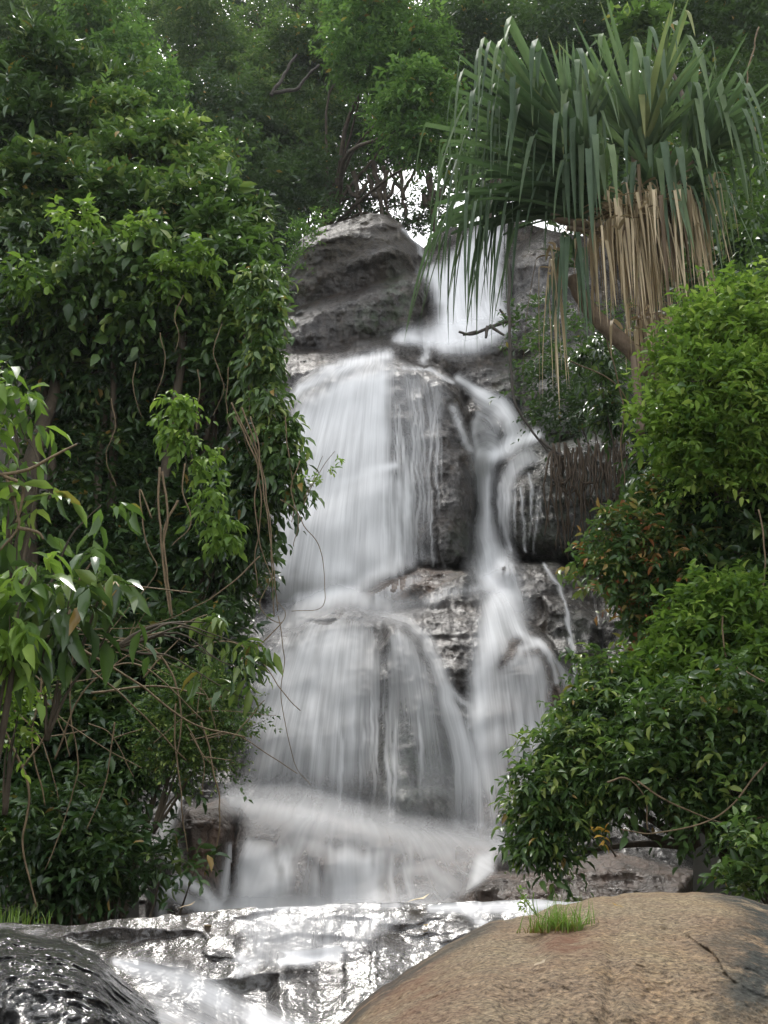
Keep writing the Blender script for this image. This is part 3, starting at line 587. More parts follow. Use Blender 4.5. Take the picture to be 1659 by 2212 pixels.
chute_p = [(250, 2078), (320, 2096), (395, 2118), (455, 2148), (520, 2182), (600, 2222), (680, 2270)]
ch = sstroke(chute_p, [8, 18, 24, 26, 26, 30, 30], .8); chv = sveil([(240, 2070), (400, 2090), (520, 2150), (660, 2230), (720, 2330), (330, 2330), (330, 2190), (280, 2120)], 26, .42)
# the chute lies on the black boulder's flank
chY = np.minimum(SMW, black_depth(SX, SYP, None, np.interp(SX, [-420, -60, 10, 90, 160, 215, 262, 330, 420, 520], [2010, 2003, 2005, 2022, 2036, 2066, 2112, 2170, 2222, 2300])) + np.where(SX > 520, 9, 0) + np.where(SYP < 2060, 9, 0))
swater('water sliding down beside the black boulder at the bottom edge', over(ch[0], chv), ch[1] * .0035, ch[2] * .004, blur(chY, 3, 2) - .06)

# ------------------------------------------------------------------ the ground: valley floor and banks rising behind everything
def hgt(x, y):
    b = np.interp(y, [-5, 9, 12, 14.5, 17, 20, 23, 26, 30, 80], [.2, .2, .4, 1.0, 3.4, 7.6, 10.8, 14.0, 15.2, 24]) - .3
    w = np.interp(y, [0, 8, 12, 16, 22, 30, 45], [3.0, 3.0, 3.6, 5.0, 4.6, 4.5, 4.0])
    s = np.maximum(0, np.abs(x - .4) - w)
    return b + np.where(x > 0, 1.25, 1.3) * s * np.exp(-s / 40) 
gx = np.arange(-46, 46.1, .5); gy = np.arange(-6, 80, .5); GX, GY = np.meshgrid(gx, gy)
gz = hgt(GX, GY); gp = np.stack([GX, GY, gz], -1); gp[..., 2] += .35 * fbm(gp * .35, 4, 90)
ground = mesh_obj('hillside', gp, grid_quads(len(gy), len(gx))[:, ::-1], None, M_GROUND)
tag(ground, 'dark soil banks of the ravine under the jungle', None, None, 'structure')
# ------------------------------------------------------------------ foliage
def leaf_template(kind):
    if kind == 'near':       # folded along the midrib, bent down, eight points
        ts, ws = [.32, .68], [.46, .36]
        v = [(0, 0, 0)]
        for t, w in zip(ts, ws): v += [(t, w, .10 - .22 * t * t), (t, 0, -.22 * t * t), (t, -w, .10 - .22 * t * t)]
        v += [(1, 0, -.26)]
        return V3(v), [(1, 4, 5, 2), (2, 5, 6, 3)], [(0, 1, 2), (0, 2, 3), (4, 7, 5), (5, 7, 6)]
    v = [(0, 0, 0), (.42, .5, .08), (.42, -.5, .08), (1, 0, -.14)]
    return V3(v), [], [(0, 1, 3), (0, 3, 2)]
GAP = [(742, 420), (770, 385), (830, 368), (900, 372), (960, 392), (1000, 440), (1010, 490), (960, 505), (930, 505), (890, 490), (850, 465), (790, 440)]
HOLES = [([(570, -20), (600, -20), (600, 12), (585, 16)], .0), ([(885, -20), (920, -20), (925, 10), (900, 18)], .0)]
def foliage(blobs, n, k, L, W, twig, mat, name, root, kind='near', droop=.5, up=.35, clump=1.0, tint=(.5, .18), gap_keep=.1, prune=None, back=.45, spread=.9, hang=.12):
    B = V3([b[:5] for b in blobs]); dep = V3([b[5] if len(b) > 5 else pxm(b[4]) * (b[2] + b[3]) * .45 for b in blobs])
    c = P(B[:, 0], B[:, 1], B[:, 4]); r = np.stack([pxm(B[:, 4]) * B[:, 2], dep, pxm(B[:, 4]) * B[:, 3]], -1)
    ns = 10; sdv = nrm(rng.normal(size=(len(B), ns, 3))); fr = rng.uniform(.22, .52, (len(B), ns, 1))
    c0, r0_ = c, r
    cs = (c[:, None] + sdv * r[:, None] * rng.uniform(.4, 1.08, (len(B), ns, 1))).reshape(-1, 3); rs_ = (r[:, None] * fr * rng.uniform(.8, 1.3, (len(B), ns, 3))).reshape(-1, 3)
    c = np.concatenate([cs, c]); r = np.concatenate([rs_, r * .85])
    w = np.concatenate([np.repeat(B[:, 2] * B[:, 3], ns) * (fr.ravel() ** 1.6) * rng.uniform(.2, 1.6, len(cs)), B[:, 2] * B[:, 3] * .6]); idx = rng.choice(len(c), int(n * 1.7), p=w / w.sum())
    d = nrm(rng.normal(size=(len(idx), 3)))
    keep = (d[:, 1] < .15) | (rng.random(len(idx)) < back); idx, d = idx[keep], d[keep]
    rr = 1.06 - .55 * rng.random(len(idx)) ** 1.7
    p = c[idx] + d * r[idx] * rr[:, None]
    f = 1.0 / (np.mean(r) * .55)
    nz = fbm(p * f, 2, int(rng.integers(1000)))
    keep = nz > -.26 * clump + .25 * (rng.random(len(p)) - .5); p, d, nz = p[keep], d[keep], nz[keep]
    p = p + .18 * np.mean(r) * d * nz[:, None] * 2 * clump
    px, py = proj(p)
    for poly, kp in [(GAP, gap_keep)] + HOLES + (prune or []):
        _, ins, _, _ = seg_dist(px, py, poly); keep = ~ins | (rng.random(len(px)) < kp)
        p, d, px, py = p[keep], d[keep], px[keep], py[keep]
    p, d = p[:n], d[:n]; n = len(p)
    td = nrm(d * .6 + rng.normal(size=(n, 3)) * .45 + V3([0, 0, up]))
    ctint = rng.normal(0, tint[1], n)
    j = np.arange(k); t = (j + .4) / k
    tl = twig * rng.uniform(.6, 1.3, n)
    pos = p[:, None] + td[:, None] * (tl[:, None] * t)[..., None]
    pos[..., 2] -= droop * tl[:, None] * t ** 2 * .6
    tdj = np.broadcast_to(td[:, None], pos.shape).copy(); tdj[..., 2] -= droop * t * 1.1; tdj = nrm(tdj)
    side = nrm(np.cross(tdj, np.broadcast_to(V3([0.02, .03, 1]), tdj.shape))); upv = np.cross(side, tdj)
    ph = (j * 2.4)[None] + rng.uniform(0, 6.28, (n, 1))
    ax = np.cos(ph)[..., None] * side + .6 * np.sin(ph)[..., None] * upv
    ld = nrm(tdj * .55 + ax * spread + rng.normal(size=pos.shape) * .18 + V3([0, 0, -hang]))
    up0 = nrm(V3([0, 0, 1]) + ax * .25 + rng.normal(size=pos.shape) * .5)
    nm = nrm(up0 - ld * np.sum(up0 * ld, -1, keepdims=True)); sd = np.cross(nm, ld)
    s = L * rng.uniform(.5, 1.25, pos.shape[:2]) * rng.uniform(.75, 1.15, (n, 1))
    lt = np.clip(tint[0] + ctint[:, None] + rng.normal(0, tint[1] * .8, pos.shape[:2]), 0, 1).ravel()
    lt = np.where(rng.random(lt.shape) < .008, 1.0, np.minimum(lt, .94))
    pos, ld, sd, nm, s = pos.reshape(-1, 3), ld.reshape(-1, 3), sd.reshape(-1, 3), nm.reshape(-1, 3), s.ravel()
    tv, tq, tt = leaf_template(kind); m = len(pos); nv = len(tv)
    wr = W / L
    verts = pos[:, None] + s[:, None, None] * (tv[None, :, 0:1] * ld[:, None] + tv[None, :, 1:2] * wr * sd[:, None] + tv[None, :, 2:3] * nm[:, None])
    off = (np.arange(m) * nv)[:, None, None]
    q = (np.asarray(tq)[None] + off).reshape(-1, 4) if tq else None
    tr = (np.asarray(tt)[None] + off).reshape(-1, 3)
    v = verts.reshape(-1, 3)
    o = mesh_obj(name, local(v, root) if root is not None else v, q, tr, mat, root, {'tint': np.repeat(lt, nv)})
    return o, p, c0
def limbs(root, base, tips, r0, mat, name='trunk', wob=.12, sides=6, via=None):
    mb = MB(); base = V3(base)
    for i, t in enumerate(tips):
        t = V3(t); L = np.linalg.norm(t - base); mid = base + (t - base) * .5 + V3([0, 0, .12 * L]) * (1 if via is None else via) + rng.normal(size=3) * wob * L * .5
        pts = spline([base, base + (mid - base) * .5 + rng.normal(size=3) * wob * L * .15, mid, mid + (t - mid) * .55 + rng.normal(size=3) * wob * L * .15, t], 14)
        rr = r0 * (1 if i == 0 else .6) * np.linspace(1, .12, 14) ** .9
        mb.tube(pts, rr, sides)
    return mb.build(name, mat, root)
NLEAF = 1.0
def plant(name, label, cat, blobs, n, k, L, W, twig, mat, base=None, r0=.08, group=None, ntwig=0, bark=None, crown='crown', trunk='trunk', arch=.12, **kw):
    B = V3([b[:5] for b in blobs]); c = P(B[:, 0], B[:, 1], B[:, 4]); m = c.mean(0)
    if base is None:
        b = m.copy(); b[2] = min(float(hgt(m[0], m[1] + .4)), c[:, 2].min() - .5)
    else: b = P(*base)
    root = empty(name, b, label, cat, group)
    o, tp, cc = foliage(blobs, int(n * NLEAF), k, L, W, twig, mat, crown, root, **kw)
    mb = MB(); lim = list(cc); wob = .12
    for i, t in enumerate(lim):
        Ln = np.linalg.norm(t - b); mid = b + (t - b) * .5 + V3([0, 0, arch * Ln]) + rng.normal(size=3) * wob * Ln * .5
        pts = spline([b, b + (mid - b) * .5 + rng.normal(size=3) * wob * Ln * .15, mid, mid + (t - mid) * .55 + rng.normal(size=3) * wob * Ln * .15, t], 14)
        mb.tube(pts, r0 * (1 if i == 0 else .6) * np.linspace(1, .12, 14) ** .9, 6)
    if ntwig:
        ii = rng.choice(len(tp), min(ntwig, len(tp)), replace=False)
        for i in ii:
            a = cc[np.argmin(np.linalg.norm(cc - tp[i], axis=1))]; e = tp[i] + (tp[i] - a) * .08
            mb.tube(spline([a, (a + e) / 2 + rng.normal(size=3) * .12 * np.linalg.norm(e - a), e], 8), r0 * .22 * np.linspace(1, .3, 8), 4)
    mb.build(trunk, bark or M_BARK, root)
    return root

# --- forest behind the fall (far)
FT = dict(kind='far', twig=.6, droop=.3, up=.4, clump=1.5, r0=.11, tint=(.5, .24), group='jungle trees on the slope behind the fall')
def far(label, blobs, n, L, mat, **kw):
    L, n = L * 1.5, int(n * .72); a = dict(FT); a.update(kw); tw = a.pop('twig'); return plant('jungle_tree', label, 'tree', blobs, n, 9, L, L * .42, tw, mat, **a)
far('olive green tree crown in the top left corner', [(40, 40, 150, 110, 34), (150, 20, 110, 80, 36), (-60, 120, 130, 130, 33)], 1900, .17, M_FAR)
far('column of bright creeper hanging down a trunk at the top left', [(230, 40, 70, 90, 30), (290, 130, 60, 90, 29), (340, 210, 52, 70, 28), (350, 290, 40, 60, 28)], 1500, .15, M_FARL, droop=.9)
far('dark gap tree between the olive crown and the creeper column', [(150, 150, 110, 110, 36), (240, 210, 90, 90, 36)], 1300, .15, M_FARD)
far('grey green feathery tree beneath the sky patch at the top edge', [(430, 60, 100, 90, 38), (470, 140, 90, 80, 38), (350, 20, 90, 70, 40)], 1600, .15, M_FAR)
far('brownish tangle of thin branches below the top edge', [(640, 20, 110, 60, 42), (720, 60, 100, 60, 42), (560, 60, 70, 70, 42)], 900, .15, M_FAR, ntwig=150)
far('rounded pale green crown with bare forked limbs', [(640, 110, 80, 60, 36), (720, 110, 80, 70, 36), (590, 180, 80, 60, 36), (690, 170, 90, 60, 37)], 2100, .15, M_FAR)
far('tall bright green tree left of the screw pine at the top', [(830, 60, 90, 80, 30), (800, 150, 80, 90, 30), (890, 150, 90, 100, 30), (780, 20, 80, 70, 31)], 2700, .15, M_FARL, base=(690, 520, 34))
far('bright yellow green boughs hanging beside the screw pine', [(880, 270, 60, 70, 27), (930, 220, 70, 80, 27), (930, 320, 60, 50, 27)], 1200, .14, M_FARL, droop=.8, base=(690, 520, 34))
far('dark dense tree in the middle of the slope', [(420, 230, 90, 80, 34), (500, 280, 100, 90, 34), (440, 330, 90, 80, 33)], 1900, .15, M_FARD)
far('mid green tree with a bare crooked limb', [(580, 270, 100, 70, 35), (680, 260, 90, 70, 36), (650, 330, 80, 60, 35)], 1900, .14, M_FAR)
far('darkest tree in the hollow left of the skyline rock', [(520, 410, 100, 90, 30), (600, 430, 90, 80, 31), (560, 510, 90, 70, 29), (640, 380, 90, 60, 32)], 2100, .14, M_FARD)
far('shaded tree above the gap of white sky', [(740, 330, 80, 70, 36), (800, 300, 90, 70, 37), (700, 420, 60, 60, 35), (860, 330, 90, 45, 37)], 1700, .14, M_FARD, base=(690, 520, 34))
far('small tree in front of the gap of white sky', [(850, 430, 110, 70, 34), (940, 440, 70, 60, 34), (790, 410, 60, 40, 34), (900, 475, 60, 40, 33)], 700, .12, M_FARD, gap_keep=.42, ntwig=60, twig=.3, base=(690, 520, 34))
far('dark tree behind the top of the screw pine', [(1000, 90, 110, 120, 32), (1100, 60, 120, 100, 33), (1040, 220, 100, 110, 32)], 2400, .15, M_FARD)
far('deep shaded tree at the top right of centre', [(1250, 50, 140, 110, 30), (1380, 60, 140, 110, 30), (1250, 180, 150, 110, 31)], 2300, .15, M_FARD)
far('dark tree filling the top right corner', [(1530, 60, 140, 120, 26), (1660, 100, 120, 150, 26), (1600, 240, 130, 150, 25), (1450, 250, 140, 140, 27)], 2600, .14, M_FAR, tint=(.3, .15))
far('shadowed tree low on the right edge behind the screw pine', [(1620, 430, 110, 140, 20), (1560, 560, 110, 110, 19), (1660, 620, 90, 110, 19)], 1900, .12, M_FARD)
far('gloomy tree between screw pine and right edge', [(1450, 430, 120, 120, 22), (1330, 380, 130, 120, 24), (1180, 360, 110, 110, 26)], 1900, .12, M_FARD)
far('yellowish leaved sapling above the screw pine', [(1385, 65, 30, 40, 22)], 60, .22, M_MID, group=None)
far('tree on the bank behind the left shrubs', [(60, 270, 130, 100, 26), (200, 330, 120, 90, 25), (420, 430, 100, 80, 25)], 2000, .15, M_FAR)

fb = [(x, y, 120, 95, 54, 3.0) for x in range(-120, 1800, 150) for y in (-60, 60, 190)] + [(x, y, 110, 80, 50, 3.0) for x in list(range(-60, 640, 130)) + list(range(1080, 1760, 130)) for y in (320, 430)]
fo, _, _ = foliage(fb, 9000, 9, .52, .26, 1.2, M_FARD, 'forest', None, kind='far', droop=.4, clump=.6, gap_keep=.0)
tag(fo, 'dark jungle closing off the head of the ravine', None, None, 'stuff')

# --- left bank
plant('broadleaf_tree', 'tree with whorls of dark glossy leaves at the upper left edge', 'tree', [(90, 170, 120, 80, 16), (200, 190, 90, 70, 16), (60, 290, 140, 90, 15.5), (180, 290, 100, 80, 15.5)], 800, 11, .20, .065, .30, M_GLOSS, r0=.12, up=.7, hang=-.1, droop=.1, spread=.8)
plant('broadleaf_tree', 'light green leaved tree in the middle of the left bank', 'tree', [(270, 270, 70, 60, 15), (350, 330, 90, 60, 14.5), (260, 350, 90, 60, 14.5), (420, 400, 60, 50, 14)], 700, 10, .16, .065, .34, M_MID, r0=.10, tint=(.62, .16))
plant('broadleaf_tree', 'evergreen tree with pale glinting leaf tips high on the left bank', 'tree', [(110, 430, 140, 90, 13), (260, 470, 130, 90, 12.6), (390, 500, 110, 80, 12.3), (470, 480, 60, 50, 12.3)], 1250, 10, .165, .06, .34, M_GLOSS, r0=.14, tint=(.6, .24), droop=.2, hang=0, up=.6, clump=1.6, ntwig=60)
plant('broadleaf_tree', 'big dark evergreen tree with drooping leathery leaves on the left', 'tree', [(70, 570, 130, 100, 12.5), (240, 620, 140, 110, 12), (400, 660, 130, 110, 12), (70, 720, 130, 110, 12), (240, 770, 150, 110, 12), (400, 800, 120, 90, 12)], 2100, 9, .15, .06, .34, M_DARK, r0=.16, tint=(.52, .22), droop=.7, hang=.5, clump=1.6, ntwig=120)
plant('climbing_plant', 'creeper with larger heart shaped leaves draped over the dark evergreen', 'climber', [(330, 560, 60, 70, 11.2), (300, 650, 50, 60, 11.2), (140, 640, 70, 60, 11.4), (220, 560, 70, 50, 11.4), (420, 620, 50, 60, 11.3), (470, 700, 40, 50, 11.3)], 320, 7, .15, .085, .3, M_MID, (260, 600, 12.6), r0=.02, tint=(.5, .2), droop=.9, hang=.5, crown='leaves', trunk='stem', clump=1.8, arch=-.12)
plant('climbing_plant', 'lime green creeper patches near the middle of the left bank', 'climber', [(360, 590, 30, 40, 10.9), (160, 480, 40, 30, 11), (60, 600, 40, 30, 11), (300, 500, 40, 30, 11), (440, 560, 26, 30, 10.9)], 110, 7, .12, .055, .24, M_LIGHT, (240, 560, 12.4), r0=.015, tint=(.4, .2), droop=.7, hang=.3, crown='leaves', trunk='stem', clump=1.8, arch=-.12)
plant('broadleaf_tree', 'pale tipped tree overlapping the left edge of the rock', 'tree', [(480, 500, 60, 50, 11.8), (520, 570, 55, 70, 11.6), (530, 660, 48, 80, 11.5), (480, 620, 70, 90, 11.8), (535, 760, 50, 80, 11.4), (490, 780, 70, 80, 11.7)], 1300, 9, .14, .052, .28, M_MID, (380, 1250, 12.2), r0=.08, tint=(.42, .2), droop=.5)
plant('climbing_plant', 'leafy climber hanging in a column beside the wet rock', 'climber', [(555, 610, 24, 50, 10.6), (580, 690, 18, 50, 10.5), (570, 780, 22, 50, 10.5), (585, 880, 26, 50, 10.4), (600, 960, 22, 50, 10.4), (615, 1030, 16, 40, 10.3)], 300, 7, .115, .048, .22, M_MID, (530, 600, 11.6), r0=.015, tint=(.6, .18), droop=1.0, hang=.6, crown='leaves', trunk='stem', arch=-.12)
plant('climbing_plant', 'bright green climber dangling in front of the dark left bank', 'climber', [(385, 880, 26, 40, 9), (405, 950, 24, 45, 8.9), (440, 1010, 26, 45, 8.9), (455, 1080, 28, 45, 8.8), (478, 1150, 28, 40, 8.8), (370, 920, 24, 40, 9)], 130, 6, .095, .042, .16, M_LIGHT, (395, 890, 9.25), r0=.008, tint=(.5, .16), droop=1.1, hang=.6, crown='leaves', trunk='stem', arch=-.12)
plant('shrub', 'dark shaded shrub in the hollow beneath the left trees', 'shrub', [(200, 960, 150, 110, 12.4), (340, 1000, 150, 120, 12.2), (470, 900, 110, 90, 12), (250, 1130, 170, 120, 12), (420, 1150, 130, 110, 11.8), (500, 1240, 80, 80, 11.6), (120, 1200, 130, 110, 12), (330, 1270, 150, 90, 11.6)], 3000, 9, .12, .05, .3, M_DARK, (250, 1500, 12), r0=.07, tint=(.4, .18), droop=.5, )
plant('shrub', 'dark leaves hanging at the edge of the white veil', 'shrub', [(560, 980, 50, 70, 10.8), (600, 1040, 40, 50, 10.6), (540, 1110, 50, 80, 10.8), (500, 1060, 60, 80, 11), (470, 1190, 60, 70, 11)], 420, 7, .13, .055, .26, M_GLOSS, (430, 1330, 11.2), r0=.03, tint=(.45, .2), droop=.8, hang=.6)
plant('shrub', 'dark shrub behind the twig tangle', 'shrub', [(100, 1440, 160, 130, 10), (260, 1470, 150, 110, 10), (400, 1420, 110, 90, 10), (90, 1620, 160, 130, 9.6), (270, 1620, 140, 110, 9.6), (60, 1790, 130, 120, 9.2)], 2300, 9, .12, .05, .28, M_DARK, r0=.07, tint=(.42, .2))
plant('shrub', 'fine small leaved shrub beside the lower veil', 'shrub', [(420, 1500, 90, 60, 8.6), (470, 1570, 70, 50, 8.6), (380, 1590, 90, 60, 8.6), (430, 1640, 80, 40, 8.6)], 1100, 9, .04, .02, .15, M_MID, (330, 1800, 8.7), r0=.02, tint=(.66, .16), ntwig=60, kind='far', droop=.4)
plant('shrub', 'low dark shrub over the stream at the bottom left', 'shrub', [(110, 1850, 120, 90, 8.6), (220, 1830, 110, 80, 8.5), (250, 1870, 80, 50, 8.4), (160, 1920, 100, 60, 8.4), (350, 1868, 70, 20, 8.3), (420, 1880, 30, 14, 8.3), (200, 1760, 80, 60, 8.8)], 560, 8, .095, .042, .24, M_DARK, r0=.04, tint=(.45, .2), ntwig=30)
BIG = dict(kind='near', droop=.7, hang=.75, spread=.95, up=.15)
plant('large_leaved_shrub', 'yellow green large leaved shrub on the left edge at mid height', 'shrub', [(15, 840, 60, 40, 6.4), (40, 900, 70, 50, 6.4), (75, 960, 55, 60, 6.4), (20, 980, 70, 70, 6.3)], 26, 5, .165, .06, .2, M_LIGHT, (20, 1300, 6.4), r0=.016, tint=(.3, .2), **BIG)
plant('large_leaved_shrub', 'large drooping leaves round the bare forked branch', 'shrub', [(70, 1090, 90, 60, 6.2), (40, 1140, 80, 60, 6.2), (220, 1090, 50, 22, 6.3)], 16, 5, .19, .07, .22, M_MID, (40, 1400, 6.2), r0=.016, tint=(.6, .2), **BIG)
plant('large_leaved_shrub', 'big glossy blue green leaves in front of the dark left hollow', 'shrub', [(230, 1250, 70, 36, 6.0), (160, 1260, 70, 50, 6.0), (110, 1320, 90, 60, 5.9), (260, 1310, 50, 40, 6.0)], 30, 5, .19, .068, .22, M_GLOSS, (100, 1600, 6), r0=.016, tint=(.72, .14), **BIG)
plant('large_leaved_shrub', 'lime green young leaves near the left edge', 'shrub', [(80, 1220, 55, 24, 5.6), (20, 1330, 50, 60, 5.6), (15, 1420, 40, 50, 5.6)], 30, 7, .13, .05, .2, M_LIGHT, (-20, 1700, 5.7), r0=.02, tint=(.55, .15), **BIG)
plant('large_leaved_shrub', 'branch tip of large shiny leaves reaching over the lower veil', 'shrub', [(450, 1345, 36, 20, 6.6), (490, 1385, 36, 20, 6.6), (545, 1400, 26, 18, 6.6), (480, 1430, 40, 20, 6.6), (540, 1450, 20, 26, 6.6), (525, 1510, 14, 20, 6.6)], 24, 6, .135, .046, .17, M_GLOSS, (250, 1400, 6.4), r0=.014, tint=(.8, .14), **BIG)
plant('shrub', 'small lime sapling low on the left edge', 'shrub', [(40, 1540, 60, 40, 6), (20, 1600, 40, 40, 6), (90, 1520, 30, 20, 6)], 50, 8, .06, .026, .14, M_LIGHT, (10, 1760, 6), r0=.015, tint=(.55, .16), droop=.6)

# --- right bank
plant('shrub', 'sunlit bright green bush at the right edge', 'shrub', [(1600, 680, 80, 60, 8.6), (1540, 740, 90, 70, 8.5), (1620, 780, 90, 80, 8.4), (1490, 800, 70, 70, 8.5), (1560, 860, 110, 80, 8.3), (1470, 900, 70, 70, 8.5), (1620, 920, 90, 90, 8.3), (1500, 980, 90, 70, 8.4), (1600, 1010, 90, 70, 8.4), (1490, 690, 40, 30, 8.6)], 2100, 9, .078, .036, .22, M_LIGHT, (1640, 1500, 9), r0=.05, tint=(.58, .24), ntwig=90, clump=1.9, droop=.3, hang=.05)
plant('shrub', 'shrub with red brown young leaves among green ones', 'shrub', [(1440, 1090, 70, 50, 9), (1370, 1150, 80, 60, 8.9), (1330, 1220, 70, 60, 8.9), (1420, 1200, 90, 80, 8.9), (1400, 1300, 80, 60, 9), (1430, 1380, 60, 60, 9), (1500, 1320, 60, 60, 9)], 1150, 9, .08, .034, .2, M_RED, (1560, 1500, 9.3), r0=.045, tint=(.46, .2), ntwig=40)
plant('shrub', 'dark leafy bush under the bright bush on the right', 'shrub', [(1560, 1110, 100, 80, 8.8), (1630, 1180, 80, 100, 8.7), (1530, 1210, 80, 80, 8.9), (1600, 1290, 90, 90, 8.7)], 1000, 9, .10, .05, .22, M_GLOSS, (1650, 1600, 9), r0=.045, tint=(.55, .22))
plant('shrub', 'fresh green bush below the red tinged shrub', 'shrub', [(1560, 1330, 100, 60, 8.2), (1490, 1390, 90, 60, 8.2), (1610, 1430, 90, 80, 8.1), (1440, 1470, 80, 50, 8.2), (1530, 1500, 110, 70, 8.1)], 1250, 9, .082, .036, .22, M_LIGHT, (1620, 1750, 8.4), r0=.045, tint=(.36, .24), clump=1.9, ntwig=70)
plant('shrub', 'broad dark bush leaning over the lower fall from the right', 'shrub', [(1300, 1470, 40, 40, 8.2), (1275, 1545, 60, 36, 8.1), (1360, 1560, 80, 60, 8.1), (1215, 1610, 60, 30, 8.0), (1290, 1640, 90, 70, 7.9), (1190, 1690, 60, 50, 7.9), (1150, 1780, 34, 50, 7.9), (1215, 1750, 70, 50, 7.9), (1180, 1840, 40, 26, 7.9)], 1350, 9, .078, .032, .2, M_MID, (1500, 1830, 8.2), r0=.05, tint=(.48, .24), ntwig=110, droop=.6, hang=.3, clump=1.8)
plant('shrub', 'mixed green bush hung with pale bare vines at the lower right', 'shrub', [(1420, 1620, 100, 80, 7.7), (1540, 1620, 110, 90, 7.6), (1640, 1600, 80, 120, 7.6), (1440, 1690, 110, 50, 7.6), (1580, 1730, 110, 70, 7.5), (1370, 1670, 70, 44, 7.7), (1640, 1780, 60, 80, 7.5)], 1400, 9, .08, .036, .22, M_MID, (1600, 1900, 7.8), r0=.04, tint=(.45, .24), ntwig=140, clump=1.9)
plant('shrub', 'leafy sprig at the right edge above the tan boulder', 'shrub', [(1640, 1860, 46, 46, 6.8), (1600, 1905, 40, 24, 6.8)], 70, 8, .075, .036, .18, M_MID, (1660, 1960, 6.9), r0=.012, tint=(.66, .18))
plant('undergrowth_plant', 'dim ferny plants on the rock wall under the screw pine', 'plant', [(1200, 800, 80, 80, 17.6), (1290, 850, 90, 80, 17.4), (1210, 900, 80, 50, 17.4), (1370, 900, 60, 60, 17), (1150, 700, 50, 60, 19), (1330, 740, 90, 70, 18.2), (1440, 800, 80, 90, 16.5)], 620, 8, .13, .05, .4, M_FARD, r0=.03, crown='leaves', trunk='stems', kind='far', droop=.7)
plant('undergrowth_plant', 'clump of dark drooping leaves above the root hung rock', 'plant', [(1290, 780, 40, 40, 15), (1320, 860, 50, 40, 15), (1400, 930, 60, 40, 15), (1450, 1010, 60, 60, 14.6), (1330, 900, 50, 30, 15), (1420, 1060, 50, 60, 14)], 260, 9, .17, .06, .3, M_GLOSS, r0=.03, crown='leaves', trunk='stems', droop=.9, hang=.6)
plant('undergrowth_plant', 'dry grassy weeds on the left shoulder of the skyline rock', 'plant', [(655, 510, 30, 24, 22.6), (700, 478, 24, 14, 22.8), (640, 560, 16, 30, 22.6)], 90, 8, .12, .03, .3, M_FARL, (660, 560, 22.9), r0=.015, crown='leaves', trunk='stems', kind='far', up=.9, hang=-.3)

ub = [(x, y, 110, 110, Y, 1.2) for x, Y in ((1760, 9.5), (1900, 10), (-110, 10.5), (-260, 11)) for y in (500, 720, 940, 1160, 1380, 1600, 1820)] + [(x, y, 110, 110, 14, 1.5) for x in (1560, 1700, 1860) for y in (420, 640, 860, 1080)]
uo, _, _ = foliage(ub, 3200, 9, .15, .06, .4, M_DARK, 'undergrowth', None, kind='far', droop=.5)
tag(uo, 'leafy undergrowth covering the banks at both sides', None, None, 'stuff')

# ------------------------------------------------------------------ the screw pine
def strap(mb, base, az, el, l1, l2, w, kink=1.0, sag=.12, tint=.5, lean=.12, twist=0.0):
    d = V3([math.sin(az) * math.cos(el), -math.cos(az) * math.cos(el), math.sin(el)]); n1, n2 = 7, 6
    h = nrm(V3([d[0], d[1], 1e-6])); pts = [V3(base)]; dirs = [d]
    cur = V3(base).copy(); e = el
    for i in range(n1):
        e = e - sag * 2 * (i + 1) / n1 ** 1.5; dd = h * math.cos(e) + V3([0, 0, math.sin(e)]); cur = cur + dd * l1 / n1; pts.append(cur.copy()); dirs.append(dd)
    if l2 > 0:
        e2 = -rad(90) + lean + (1 - kink) * 1.0
        for i in range(n2):
            dd = h * math.cos(e2) + V3([0, 0, math.sin(e2)]); e2 = e2 - lean * .18; cur = cur + dd * l2 / n2; pts.append(cur.copy()); dirs.append(dd)
    pts, dirs = V3(pts), V3(dirs); n = len(pts); t = np.linspace(0, 1, n)
    sd = nrm(np.cross(dirs, V3([0, 0, 1]) + h * .01)); sd[np.linalg.norm(sd, axis=1) < .5] = nrm(np.cross(h, V3([0, 0, 1])))
    s0 = nrm(np.cross(h, V3([0, 0, 1.])) + h * twist); sd = np.broadcast_to(s0, pts.shape)
    nm = nrm(np.cross(sd, dirs)); 
    wd = w * np.minimum(1, .55 + t * 2.2) * np.where(t < .55, 1, np.clip((1 - t) / .45, 0, 1) ** .75 + .02)
    v = np.stack([pts + sd * wd[:, None] * .5 + nm * wd[:, None] * .22, pts, pts - sd * wd[:, None] * .5 + nm * wd[:, None] * .22], 1)
    q = []
    for i in range(n - 1):
        a, b = i * 3, i * 3 + 3; q += [(a, b, b + 1, a + 1), (a + 1, b + 1, b + 2, a + 2)]
    tt = np.repeat(np.clip(tint + .25 * (t > .93), 0, 1), 3)
    mb.add(v, q, None, tt)
SPY = 11.5; s_ = pxm(SPY)
sp = empty('screw_pine', P(1470, 880, SPY + .2), 'tall screw pine with long folded strap leaves and a skirt of dead leaves', 'tree')
tb = MB()
tb.tube(spline(P(V3([1475, 1420, 1370, 1310, 1262, 1235]), V3([890, 815, 762, 708, 652, 600]), SPY + V3([.2, .15, .1, .05, 0, 0])), 26), np.linspace(.105, .07, 26) * (1 + .06 * np.sin(np.arange(26) * 2.1)), 10)
tb.build('trunk', M_PTRUNK, sp)
b2 = MB()
b2.tube(spline(P(V3([1395, 1392, 1400, 1390, 1375]), V3([800, 700, 560, 430, 330]), SPY + V3([.1, .2, .3, .3, .3])), 20), np.linspace(.10, .07, 20), 8)
b2.tube(spline(P(V3([1396, 1440, 1490]), V3([560, 440, 350]), SPY + V3([.3, .35, .4])), 12), np.linspace(.08, .06, 12), 8)
